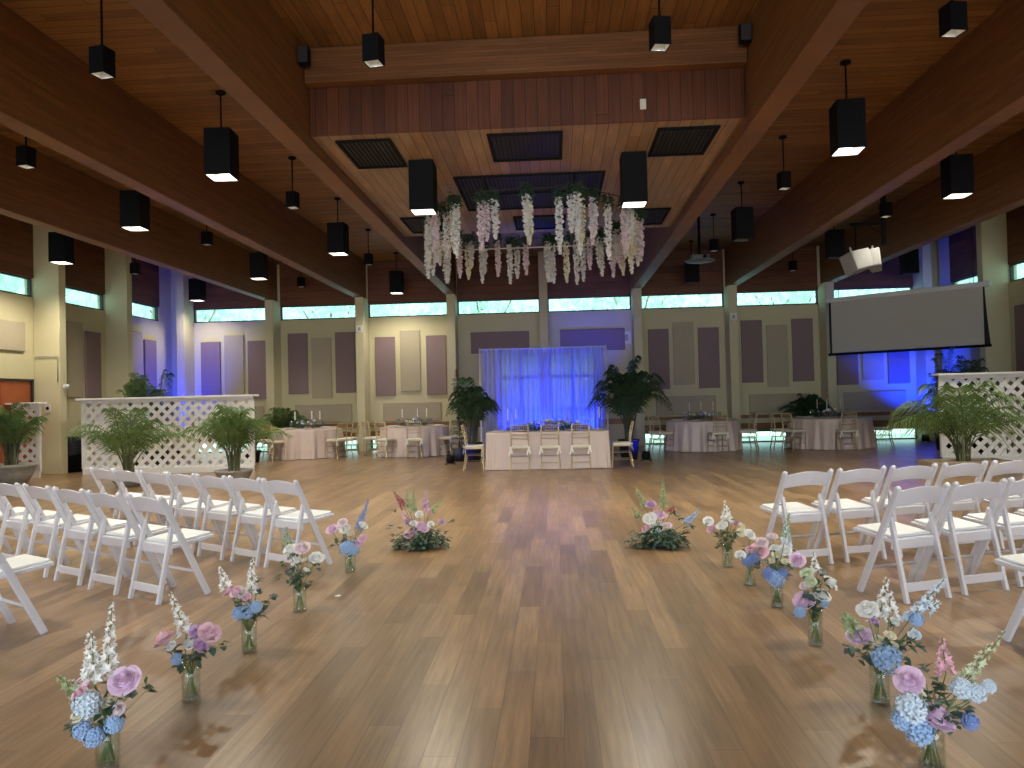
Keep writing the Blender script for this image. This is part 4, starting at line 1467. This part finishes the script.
TB = [(-6.68, 20.05, 0.9, 'left corner'), (-3.78, 20.05, 0.9, 'left centre'), (3.75, 19.95, 0.9, 'right centre'), (6.95, 19.85, 0.98, 'right corner')]
for ti, (x, y, r, nm) in enumerate(TB):
    place('rt', make_round_table, (x, y, 0), 0.3 * ti, 'round banquet table hidden under the pink cloth, %s of the hall' % nm, 'round banquet tables')
for o in C.objects:
    if o.name.startswith('round_table'):
        o['category'] = 'table'
for ti, (x, y, r, nm) in enumerate(TB):
    cloth((x, y, 0), r, r, 'tablecloth', 'blush pink cloth draped to the floor over the %s round table' % nm, 22, ti + 1, flare=0.05)
    for k in range(8):
        t = k * PI / 4 + 0.39
        place('plate', make_plate, (x + 0.66 * math.cos(t), y + 0.66 * math.sin(t), 0.768), t + PI / 2, 'white plate with folded napkin on the %s round table' % nm, 'plates on the %s table' % nm)
        place('wineg', make_wine_glass, (x + 0.45 * math.cos(t + 0.25), y + 0.45 * math.sin(t + 0.25), 0.766), 0, 'stemmed clear glass on the %s round table' % nm, 'glasses on the %s table' % nm)
    centrepiece(x, y, 'low centrepiece of pale flowers and grey leaves on the %s round table' % nm, 50 + ti)
    for k, (dx, dy) in enumerate(((-0.42, -0.05), (0.05, 0.27), (0.42, 0.1))):
        place('candle', lambda: make_candle(0.24), (x + dx * 0.75, y + dy, 0.766), 0, 'white taper candle on a glass stand on the %s round table' % nm, 'candles on the %s table' % nm)
# long head table
root = thing('banquet_table', 'long head table hidden under its pink cloth before the blue lit curtain', 'table', (-0.2, 15.68, 0))
m = MB()
m.box(-1.17, 1.17, -0.33, 0.33, 0.72, 0.752)
m.build('tabletop', M['woodrail'], root)
for sx in (-1, 1):
    for sy in (-1, 1):
        m = MB()
        m.tube([(sx * 1.0, sy * 0.28, 0.72), (sx * 1.05, sy * 0.3, 0)], 0.015, 8)
        m.build('leg', M['darkmetal'], root)
cloth((-0.2, 15.68, 0), 1.23, 0.39, 'tablecloth', 'blush pink cloth over the long head table', 30, 9, rect=True, flare=0.02)
for x in (-1.15, -0.72, -0.2, 0.32, 0.78):
    place('plate', make_plate, (x + 0.0, 15.47, 0.768), 0, 'white plate with folded napkin along the front of the long head table', 'plates on the head table')
for x in (-1.0, -0.45, 0.1, 0.6, 0.95):
    place('wineg', make_wine_glass, (x, 15.62, 0.766), 0, 'stemmed clear glass on the long head table', 'glasses on the head table')
centrepiece(-0.15, 15.78, 'long leafy garland of pale flowers running along the head table', 70, w=0.85, d=0.16, n=700)
for k, x in enumerate((-1.02, -0.85, 0.88)):
    place('candle', lambda: make_candle(0.24), (x, 15.86, 0.766), 0, 'white taper candle on a glass stand at the %s end of the head table' % ('left' if x < 0 else 'right'), 'candles on the head table')
# chairs at the tables
for x, nm in ((-0.74, 'left'), (-0.14, 'middle'), (0.46, 'right')):
    chiavari(x, 14.98, x - 0.02, 16, 'gold ballroom chair, %s of three with backs to us at the long head table' % nm, 'gold chairs at the head table')
chiavari(-1.92, 15.62, 0, 15.64, 'gold ballroom chair at the left end of the long head table', 'gold chairs at the head table')
chiavari(1.52, 15.64, 0, 15.66, 'gold ballroom chair at the right end of the long head table', 'gold chairs at the head table')
CH = {0: ((-118, 'with its back to us'), (-32, 'near right side'), (-8, 'right side'), (12, 'far right side'), (-172, 'left side')),
      1: ((-118, 'front left with its back to us'), (-80, 'front middle with its back to us'), (-30, 'near right side'), (-6, 'right side'), (182, 'left side'), (158, 'far left side')),
      2: ((-82, 'front with its back to us'), (-158, 'near left side'), (178, 'left side'), (-22, 'near right side'), (8, 'right side')),
      3: ((-92, 'front with its back to us'), (-152, 'near left side'), (178, 'left side'), (-15, 'right side'))}
for ti, lst in CH.items():
    x, y, r, nm = TB[ti]
    for a, w in lst:
        t = rad(a)
        dd = r + 0.46
        chiavari(x + dd * math.cos(t), y + dd * math.sin(t), x, y, 'gold ballroom chair at the %s round table, %s' % (nm, w), 'gold chairs at the %s round table' % nm)

# ------------------------------------------------------------------ potted palms
def palm(x, y, label, n=16, L=1.1, H=1.5, z0=0.35, pot='bowl', leafm='palm', seed=1, lw=0.02, spread=1.0, z=0.0, pw=0.33, stems=6, grp='potted palms', down=0.5, squash=1.0):
    rnd = random.Random(seed)
    root = thing('potted_palm', label, 'plant', (x, y, z), 0, grp)
    m = MB()
    if pot == 'bowl':
        m.lathe([(0.0001, 0), (pw * 0.6, 0), (pw * 0.9, z0 * 0.55), (pw, z0 * 0.85), (pw * 1.05, z0 * 0.88), (pw * 1.05, z0), (pw * 0.95, z0), (pw * 0.9, z0 * 0.85), (0.0001, z0 * 0.85)], 28)
        pt = m.build('pot', M['pot'], root)
    elif pot == 'trough':
        for s in (-1, 1):
            m.box(-pw, pw, s * 0.25 - 0.02, s * 0.25 + 0.02, 0, z0)
            m.box(s * pw - 0.02, s * pw + 0.02, -0.25, 0.25, 0, z0)
            m.box(-pw - 0.04, pw + 0.04, s * 0.27 - 0.035, s * 0.27 + 0.035, z0 - 0.04, z0)
            m.box(s * pw - 0.03, s * pw + 0.03, -0.3, 0.3, z0 - 0.04, z0)
        m.box(-pw, pw, -0.25, 0.25, 0.01, z0 * 0.8)
        pt = m.build('planter', M['potbrown'], root, bevel=0.01)
    else:
        m.lathe([(0.0001, 0), (pw * 0.75, 0), (pw, z0), (pw * 1.04, z0), (pw * 1.04, z0 - 0.04), (pw * 0.9, z0 - 0.06), (0.0001, z0 - 0.06)], 20)
        pt = m.build('pot', M['potblack'], root)
    s_ = MB()
    s_.lathe([(0.0001, z0 - 0.05), (min(pw, 0.3) * 0.9, z0 - 0.05), (0.0001, z0 - 0.02)], 14)
    s_.build('soil', M['soil'], pt)
    st, lf = MB(), MB()
    for i in range(n):
        az = 2 * PI * i / n * 2.618 + rnd.uniform(-0.3, 0.3)
        lean = (0.22 + 0.78 * ((i * 0.618) % 1)) * spread
        Lf = L * rnd.uniform(0.8, 1.15)
        base = Vector((rnd.uniform(-0.09, 0.09), rnd.uniform(-0.07, 0.07), z0 - 0.03))
        hgt = (H - z0) * (1.0 - 0.35 * lean) * rnd.uniform(0.85, 1.08)
        pts = []
        N = 12
        dx, dy = math.cos(az), math.sin(az) * squash
        for k in range(N + 1):
            f = k / N
            out = Lf * lean * (0.30 * f + 0.80 * f ** 1.5)
            up = hgt * (1.65 * f - 0.75 * f * f * (1 + down * lean * f))
            pts.append(base + Vector((dx * out, dy * out, up)))
        st.tube(pts, 0.012, 5, r2=0.003)
        dens = 3
        for k in range(3, N):
            for q in range(dens):
                f = q / dens
                p = pts[k].lerp(pts[k + 1], f)
                t = (pts[k + 1] - pts[k]).normalized()
                side = t.cross(Vector((0, 0, 1)))
                if side.length < 0.05:
                    side = Vector((dy, -dx, 0))
                side.normalize()
                g = (k + f) / N
                ll = Lf * 0.36 * (1 - abs(g - 0.45) * 1.25) * rnd.uniform(0.85, 1.1)
                if ll < 0.04:
                    ll = 0.04
                for s in (-1, 1):
                    d = (side * s * 0.85 + t * 0.55 + Vector((0, 0, rnd.uniform(0.0, 0.25)))).normalized()
                    w = lw * 0.72 * rnd.uniform(0.8, 1.2)
                    m1 = p + d * ll * 0.5
                    e = p + d * ll + Vector((0, 0, -ll * rnd.uniform(0.3, 0.75)))
                    wv = t * w * 0.5 + Vector((0, 0, w * 0.25))
                    lf.add([p - wv * 0.4, p + wv * 0.4, m1 + wv, e, m1 - wv], [(0, 1, 2, 4), (4, 2, 3)])
    for i in range(stems):
        a = rnd.uniform(0, 2 * PI)
        r = rnd.uniform(0.02, 0.1)
        st.tube([(r * math.cos(a), r * math.sin(a), z0 - 0.05), (r * 1.3 * math.cos(a), r * 1.3 * math.sin(a), z0 + 0.3 + rnd.uniform(0, 0.25))], 0.02, 6, r2=0.012)
    st.build('stems', M['palmstem'], root)
    lf.build('fronds', M[leafm], root)
    return root


palm(-10.45, 14.0, 'bushy palm in a large round grey pot at the left edge of the photo', n=22, L=0.95, H=1.85, z0=0.42, seed=2, pw=0.42, spread=0.75)
palm(-7.85, 13.5, 'loose palm with wide arching fronds before the middle of the left lattice screen', n=20, L=1.3, H=1.85, z0=0.22, seed=3, pw=0.3, spread=1.05)
palm(-5.87, 13.5, 'dense palm in a wide grey bowl at the right end of the left lattice screen', n=26, L=1.1, H=1.8, z0=0.27, seed=4, pw=0.32, spread=0.8)
palm(6.85, 13.3, 'large arching palm in a tan trough before the right lattice screen', n=28, L=1.6, H=2.0, z0=0.22, pot='trough', seed=5, pw=0.62, spread=1.05, stems=10, down=0.8)
palm(-7.85, 21.45, 'dark green palm against the far wall behind the left corner table', n=26, L=1.1, H=1.6, z0=0.35, pot='nursery', pw=0.2, leafm='palm', seed=6, spread=0.9, squash=0.35)
palm(-7.6, 18.6, 'yellowish green palm beside the left corner round table', n=16, L=0.9, H=1.35, z0=0.3, pot='nursery', pw=0.2, leafm='palmyellow', seed=7, spread=0.95)
palm(-1.95, 17.5, 'tall dark palm to the left of the blue lit curtain', n=26, L=1.05, H=2.35, z0=0.45, pot='nursery', pw=0.22, leafm='palmdark', seed=9, lw=0.03, spread=0.75, down=0.9)
palm(1.62, 17.4, 'tallest dark palm standing to the right of the blue lit curtain', n=32, L=1.2, H=2.95, z0=0.45, pot='nursery', pw=0.24, leafm='palmdark', seed=10, lw=0.035, spread=0.95, down=0.8)
palm(7.0, 21.45, 'low dark palm against the far wall left of the projection screen', n=34, L=0.9, H=1.75, z0=0.35, pot='nursery', pw=0.22, leafm='palmdark', seed=12, lw=0.03, spread=0.95, squash=0.35)
# tall palms behind the lattice screens
palm(-10.3, 18.1, 'bushy palm rising behind the left end of the left lattice screen', n=26, L=0.75, H=2.95, z0=0.4, pot='nursery', pw=0.25, seed=14, spread=0.7, grp='palms behind the lattice screens')
palm(-9.55, 17.7, 'sparse dark palm behind the left lattice screen right of a bushier one', n=14, L=1.0, H=2.75, z0=0.4, pot='nursery', pw=0.25, leafm='palmdark', seed=15, spread=0.9, grp='palms behind the lattice screens')
palm(9.3, 17.6, 'dark palm rising behind the right lattice screen', n=22, L=1.0, H=2.75, z0=0.4, pot='nursery', pw=0.25, seed=16, leafm='palmdark', spread=0.95, grp='palms behind the lattice screens')
palm(9.0, 18.3, 'thin dark palm by the blue lit corner behind the right lattice screen', n=9, L=0.8, H=2.9, z0=0.4, pot='nursery', pw=0.2, seed=17, leafm='palmdark', spread=0.8, grp='palms behind the lattice screens')
# red blossom stalk in the plant left of the curtain
root = thing('red_flower_stalk', 'tall dark leafy stalk with a small red blossom left of the curtain palm', 'plant', (-2.3, 17.75, 0))
m = MB()
m.lathe([(0.0001, 0), (0.12, 0), (0.15, 0.3), (0.0001, 0.3)], 16)
m.build('pot', M['potblack'], root)
m = MB()
m.tube([(0, 0, 0.28), (0.02, 0, 1.2), (-0.02, 0, 2.05)], 0.012, 6)
m.build('stem', M['palmstem'], root)
m = MB()
rr_ = random.Random(8)
for i in range(60):
    t = rr_.uniform(0, 6.28)
    leafquad(m, Vector((0, 0, rr_.uniform(0.5, 1.95))), (math.cos(t), math.sin(t), 0.3), 0.22, 0.07, 0.4)
m.build('leaves', M['palmdark'], root)
m = MB()
for i in range(24):
    t = rr_.uniform(0, 6.28)
    leafquad(m, Vector((-0.02, 0, 2.05 + rr_.uniform(-0.08, 0.08))), (math.cos(t), math.sin(t), rr_.uniform(-0.3, 1)), 0.08, 0.05, 0.2)
m.build('blossom', M['p_red'], root)

# ------------------------------------------------------------------ lattice screens
def lattice(x0, x1, y, H, label, rz=0, posts=True):
    """free-standing white lattice screen, its origin at the left end"""
    W = x1 - x0
    root = thing('lattice_screen', label, 'screen', (x0, y, 0), rz, 'white lattice screens')
    pitch, sw = 0.235, 0.080
    zb, zt = 0.10, H - 0.05
    for layer, sgn in ((0, 1), (1, -1)):
        m = MB()
        k = -30
        while k < 60:
            c = k * pitch
            k += 1
            # line: x = c + sgn*(z-zb), clip to [0,W] x [zb,zt]
            za, zc = zb, zt
            if sgn > 0:
                za = max(za, zb - c)
                zc = min(zc, zb + W - c)
            else:
                za = max(za, zb + c - W)
                zc = min(zc, zb + c)
            if zc - za < 0.03:
                continue
            yy = 0.006 if layer else -0.006
            m.bar((c + sgn * (za - zb), yy, za), (c + sgn * (zc - zb), yy, zc), sw, 0.011, (1, 0, 0))
        m.build('lattice_strips', M['white'], root)
    m = MB()
    m.box(-0.10, W + 0.10, -0.14, 0.14, H - 0.04, H)
    m.box(-0.03, W + 0.03, -0.03, 0.03, H - 0.11, H - 0.04)
    m.build('top_rail', M['white'], root, bevel=0.006)
    m = MB()
    m.box(-0.02, W + 0.02, -0.035, 0.035, 0.0, 0.14)
    m.build('bottom_rail', M['white'], root, bevel=0.006)
    n = max(1, round(W / 1.3))
    for i in range(n + 1):
        m = MB()
        xx = W * i / n
        m.box(xx - 0.035, xx + 0.035, -0.03 if i in (0, n) else 0.015, 0.035, 0.13, H - 0.1)
        m.build('post', M['white'], root)
    return root


lattice(-10.32, -6.55, 16.05, 1.66, 'long white lattice screen with a flat top, across the left of the hall')
lattice(-11.5, -10.95, 15.5, 1.6, 'narrow piece of white lattice screen before the brown door')
lattice(7.35, 10.8, 15.0, 1.72, 'white lattice screen with a flat top at the right edge of the photo')
lattice(-10.32, -9.6, 16.15, 1.64, 'short side return of white lattice at the left end of the long screen', rz=rad(88))

# ------------------------------------------------------------------ backdrop curtain
root = thing('backdrop_curtain', 'sheer white curtain lit bright blue hanging on a pipe frame behind the head table', 'curtain', (-0.31, 18.8, 0))
m = MB()
rnd = random.Random(21)
W = 3.04
N = 260
rows = 10
for j in range(rows + 1):
    z = 2.66 - 2.64 * j / rows
    for i in range(N + 1):
        u = i / N
        x = -W / 2 + W * u
        a = 0.030 + 0.02 * j / rows
        y = a * math.sin(u * 2 * PI * 26 + 1.2 * math.sin(u * 19)) + 0.02 * math.sin(u * 60 + j * 0.15)
        m.v.append((x + 0.008 * math.sin(u * 90 + j * 0.3), y, z))
for j in range(rows):
    for i in range(N):
        a = j * (N + 1) + i
        m.f.append((a, a + 1, a + N + 2, a + N + 1))
        m.m.append(0)
        m.sm.append(True)
m.build('curtain', M['sheer'], root)
m = MB()
m.tube([(-W / 2 - 0.05, 0, 2.67), (W / 2 + 0.05, 0, 2.67)], 0.02, 8)
m.build('cross_pipe', M['white'], root)
for s in (-1, 1):
    m = MB()
    m.tube([(s * (W / 2 + 0.04), 0, 0.0), (s * (W / 2 + 0.04), 0, 2.70)], 0.022, 8)
    m.build('upright_pipe', M['white'], root)
    m = MB()
    m.box(s * (W / 2 + 0.04) - 0.2, s * (W / 2 + 0.04) + 0.2, -0.2, 0.2, 0, 0.012)
    m.build('base_plate', M['darkmetal'], root)

# ------------------------------------------------------------------ blue uplights
def make_uplight():
    root = thing('blue_uplight', '', 'light')
    m = MB()
    m.lathe([(0.0001, 0.02), (0.07, 0.02), (0.085, 0.06), (0.085, 0.2), (0.075, 0.2), (0.075, 0.17), (0.0001, 0.17)], 18)
    hs = m.build('housing', M['black'], root)
    m = MB()
    m.lathe([(0.0001, 0.172), (0.072, 0.172), (0.0001, 0.178)], 18)
    m.build('blue_lens', M['bluelens'], hs)
    m = MB()
    for s in (-1, 1):
        m.box(s * 0.095 - 0.005, s * 0.095 + 0.005, -0.015, 0.015, 0, 0.14)
        m.box(s * 0.095 - 0.03, s * 0.095 + 0.03, -0.06, 0.06, 0, 0.008)
    m.build('bracket', M['black'], root)
    return root


BLUE = (0.004, 0.03, 1.0)
UP = [(-10.5, 20.6, (-11.15, 21.8, 2.8), 950, 85, 'blue uplight on the floor in the far left corner'),
      (9.9, 21.1, (10.1, 22.2, 2.9), 1500, 88, 'blue uplight on the floor in the far right corner'),
      (-1.15, 19.2, (-1.0, 18.8, 1.6), 380, 85, 'blue uplight behind the left part of the sheer curtain'),
      (-0.3, 19.25, (-0.35, 18.8, 2.1), 850, 90, 'blue uplight behind the middle of the sheer curtain'),
      (0.65, 19.2, (0.7, 18.8, 1.6), 560, 90, 'blue uplight behind the right part of the sheer curtain'),
      (0.9, 19.7, (1.1, 22.4, 3.7), 700, 42, 'blue uplight aimed at the wall right of the sheer curtain'),
      (-2.4, 16.95, (-1.95, 17.5, 0.35), 60, 80, 'blue uplight on the floor left of the head table beside the palm'),
      (1.95, 16.95, (1.64, 17.4, 0.35), 35, 80, 'blue uplight on the floor right of the head table before the palm')]
for x, y, t, e, cone, lab in UP:
    place('up', make_uplight, (x, y, 0), 0, lab, 'blue uplights on the floor')
    light('uplight_beam', 'SPOT', (x, y, 0.24), e, BLUE, target=t, spot_size=rad(cone), spot_blend=1.0, shadow_soft_size=0.06)

# ------------------------------------------------------------------ projection screen across the far right corner
p0, p1 = Vector((7.52, 21.35, 0)), Vector((10.36, 18.75, 0))
d = (p1 - p0)
W = d.length
root = thing('projection_screen', 'large pulled-down grey white projection screen hung across the far right corner', 'screen', (p0.x, p0.y, 0), math.atan2(d.y, d.x))
zt, zb = 3.86, 2.40
m = MB()
m.add([(0.09, 0, zb + 0.07), (W - 0.11, 0, zb + 0.07), (W - 0.11, 0, zt), (0.09, 0, zt), (0.09, 0.004, zb + 0.07), (W - 0.11, 0.004, zb + 0.07), (W - 0.11, 0.004, zt), (0.09, 0.004, zt)],
      [(0, 1, 2, 3), (7, 6, 5, 4), (0, 4, 5, 1), (1, 5, 6, 2), (2, 6, 7, 3), (3, 7, 4, 0)])
m.build('screen_fabric', M['screen'], root)
m = MB()
m.box(0.03, 0.088, 0, 0.004, zb + 0.05, zt)
m.build('black_border', M['blackcloth'], root)
m = MB()
n = 8
for i in range(n):
    za, zc = zb + 0.05 + (zt - zb - 0.05) * i / n, zb + 0.05 + (zt - zb - 0.05) * (i + 1) / n
    wa, wc = 0.09 * (1 - i / n) ** 1.5 + 0.04, 0.09 * (1 - (i + 1) / n) ** 1.5 + 0.04
    m.add([(W - 0.108, 0, za), (W - 0.108 + wa, 0, za), (W - 0.108 + wc, 0, zc), (W - 0.108, 0, zc), (W - 0.108, 0.004, za), (W - 0.108 + wa, 0.004, za), (W - 0.108 + wc, 0.004, zc), (W - 0.108, 0.004, zc)],
          [(0, 1, 2, 3), (7, 6, 5, 4), (0, 4, 5, 1), (1, 5, 6, 2), (2, 6, 7, 3), (3, 7, 4, 0)])
m.build('black_border', M['blackcloth'], root)
m = MB()
m.box(-0.02, W + 0.04, -0.018, 0.022, zb, zb + 0.065)
m.build('bottom_bar', M['black'], root, bevel=0.01)
m = MB()
m.box(-0.04, W + 0.06, -0.05, 0.07, zt - 0.01, zt + 0.11)
m.build('screen_housing', M['white'], root, bevel=0.02)
m = MB()
for q in (0.3, W - 0.3):
    m.tube([(q, 0.01, zt + 0.1), (q, 0.01, ZC - 0.003)], 0.008, 6)
m.build('hanging_rods', M['darkmetal'], root)

# ------------------------------------------------------------------ loudspeakers on a ceiling pipe, projector
root = thing('speaker_mount', 'black ceiling pipe with a side arm that carries two white loudspeakers', 'mount', (6.62, 15.55, 0), 0)
m = MB()
m.box(-0.035, 0.035, -0.035, 0.035, 4.32, ZC - 0.003)
m.build('pole', M['black'], root)
m = MB()
m.box(-0.66, 0.0, -0.025, 0.025, 4.74, 4.79)
m.bar((-0.03, 0, 4.55), (-0.3, 0, 4.75), 0.02, 0.02, (0, 1, 0))
m.tube([(-0.55, 0, 4.2), (-0.55, 0, 4.75)], 0.014, 6)
m.build('side_arm', M['black'], root)
for (x, y, z, w, h, dd, rz, ry, lab) in ((6.0, 15.42, 3.98, 0.50, 0.40, 0.38, 0.45, -0.22, 'larger white loudspeaker of the pair hung by the right beams'),
                                    (6.40, 15.5, 4.02, 0.27, 0.38, 0.36, -0.5, -0.12, 'smaller white loudspeaker of the pair, on the right')):
    r = thing('loudspeaker', lab, 'speaker', (x, y, z), rz, 'white loudspeakers under the ceiling')
    r.rotation_euler = (rad(-12), ry, rz)
    m = MB()
    m.add([(-w / 2, -dd / 2, -h / 2), (w / 2, -dd / 2, -h / 2), (w * 0.35, dd / 2, -h / 2), (-w * 0.35, dd / 2, -h / 2),
           (-w / 2, -dd / 2, h / 2), (w / 2, -dd / 2, h / 2), (w * 0.35, dd / 2, h / 2), (-w * 0.35, dd / 2, h / 2)],
          [(3, 2, 1, 0), (4, 5, 6, 7), (0, 1, 5, 4), (1, 2, 6, 5), (2, 3, 7, 6), (3, 0, 4, 7)])
    m.build('cabinet', M['speaker'], r, bevel=0.015)
    m = MB()
    m.box(-w / 2 + 0.02, w / 2 - 0.02, -dd / 2 - 0.012, -dd / 2 - 0.001, -h / 2 + 0.02, h / 2 - 0.02)
    m.build('grille', M['speaker'], r, bevel=0.005)
    m = MB()
    m.tube([(0, 0, h / 2 - 0.01), (0.0, 0, h / 2 + 0.12)], 0.02, 8)
    m.build('bracket', M['white'], r)
root = thing('projector', 'grey ceiling projector on a flat oval tray below the centre ceiling, right side', 'projector', (3.25, 17.0, 4.36), 0)
m = MB()
m.lathe([(0.0001, 0), (0.22, 0), (0.32, 0.02), (0.33, 0.035), (0.0001, 0.04)], 24)
m.build('tray', M['projector'], root)
m = MB()
m.box(-0.2, 0.2, -0.16, 0.16, 0.04, 0.15)
m.build('body', M['projector'], root, bevel=0.02)
m = MB()
m.lathe([(0.0001, 0), (0.04, 0), (0.04, 0.03), (0.0001, 0.03)], 14)
o = m.build('lens', M['black'], root)
o.location = (0.08, -0.16, 0.095)
o.rotation_euler = (PI / 2, 0, 0)
m = MB()
m.tube([(0, 0, 0.14), (0, 0, ZC - 4.36 - 0.003)], 0.03, 8)
m.build('pole', M['black'], root)
m = MB()
for s in (-1, 1):
    m.tube([(s * 0.15, 0, 0.14), (s * 0.03, 0, 0.6)], 0.006, 5)
m.build('cable', M['projector'], root)

# ------------------------------------------------------------------ left wall fittings, black bin
def wallbox(x, y, z, w, d, h, col, lab, name, cat):
    b = MB()
    b.box(-w / 2, w / 2, -d / 2, d / 2, -h / 2, h / 2)
    o = b.build(name, M[col], bevel=0.008)
    o.location = (x, y, z)
    tag(o, lab, cat)
    return o


o = wallbox(-11.28, 16.27, 1.47, 0.14, 0.02, 0.2, 'white', 'small white thermostat box with a dark dial on the first left pier', 'thermostat', 'thermostat')
m = MB()
m.lathe([(0.0001, 0), (0.035, 0), (0.035, 0.015), (0.0001, 0.015)], 14)
k = m.build('dial', M['black'], o)
k.rotation_euler = (PI / 2, 0, 0)
k.location = (0, -0.01, 0)
r = thing('wall_sconce', 'small white wall light low on the end of the first left pier', 'lamp', (-10.98, 16.4, 1.95))
m = MB()
m.box(0, 0.03, -0.05, 0.05, -0.05, 0.05)
m.build('back_plate', M['white'], r)
m = MB()
m.lathe([(0.0001, -0.05), (0.035, -0.045), (0.05, 0.02), (0.045, 0.04), (0.0001, 0.04)], 16, (0.06, 0, 0))
m.build('shade', M['white'], r)
r = thing('conduit_pipe', 'thin grey conduit pipe running up the first left pier', 'pipe', (-11.0, 16.27, 0))
m = MB()
m.tube([(-0.55, -0.015, 2.62), (-0.03, -0.015, 2.62), (-0.03, -0.015, 2.05)], 0.012, 6)
m.build('pipe', M['pot'], r)
r = thing('waste_bin', 'black bin with a black liner by the left wall beside the long lattice screen', 'bin', (-11.08, 16.85, 0))
m = MB()
m.lathe([(0.0001, 0), (0.19, 0), (0.25, 0.78), (0.24, 0.78), (0.18, 0.02), (0.0001, 0.02)], 20)
m.build('bin_body', M['black'], r)
m = MB()
rnd = random.Random(5)
prof = []
for j in range(5):
    for i in range(24):
        t = 2 * PI * i / 24
        rr = 0.255 + 0.02 * math.sin(5 * t) * j / 4 + 0.004 * j
        m.v.append((rr * math.cos(t), rr * math.sin(t), 0.80 - 0.1 * j - 0.02 * math.sin(3 * t) * j / 4))
for j in range(4):
    for i in range(24):
        m.f.append((j * 24 + i, j * 24 + (i + 1) % 24, (j + 1) * 24 + (i + 1) % 24, (j + 1) * 24 + i))
        m.m.append(0)
        m.sm.append(True)
m.build('liner', M['blackcloth'], r)
# parts of a flower or glass copy keep no category of their own
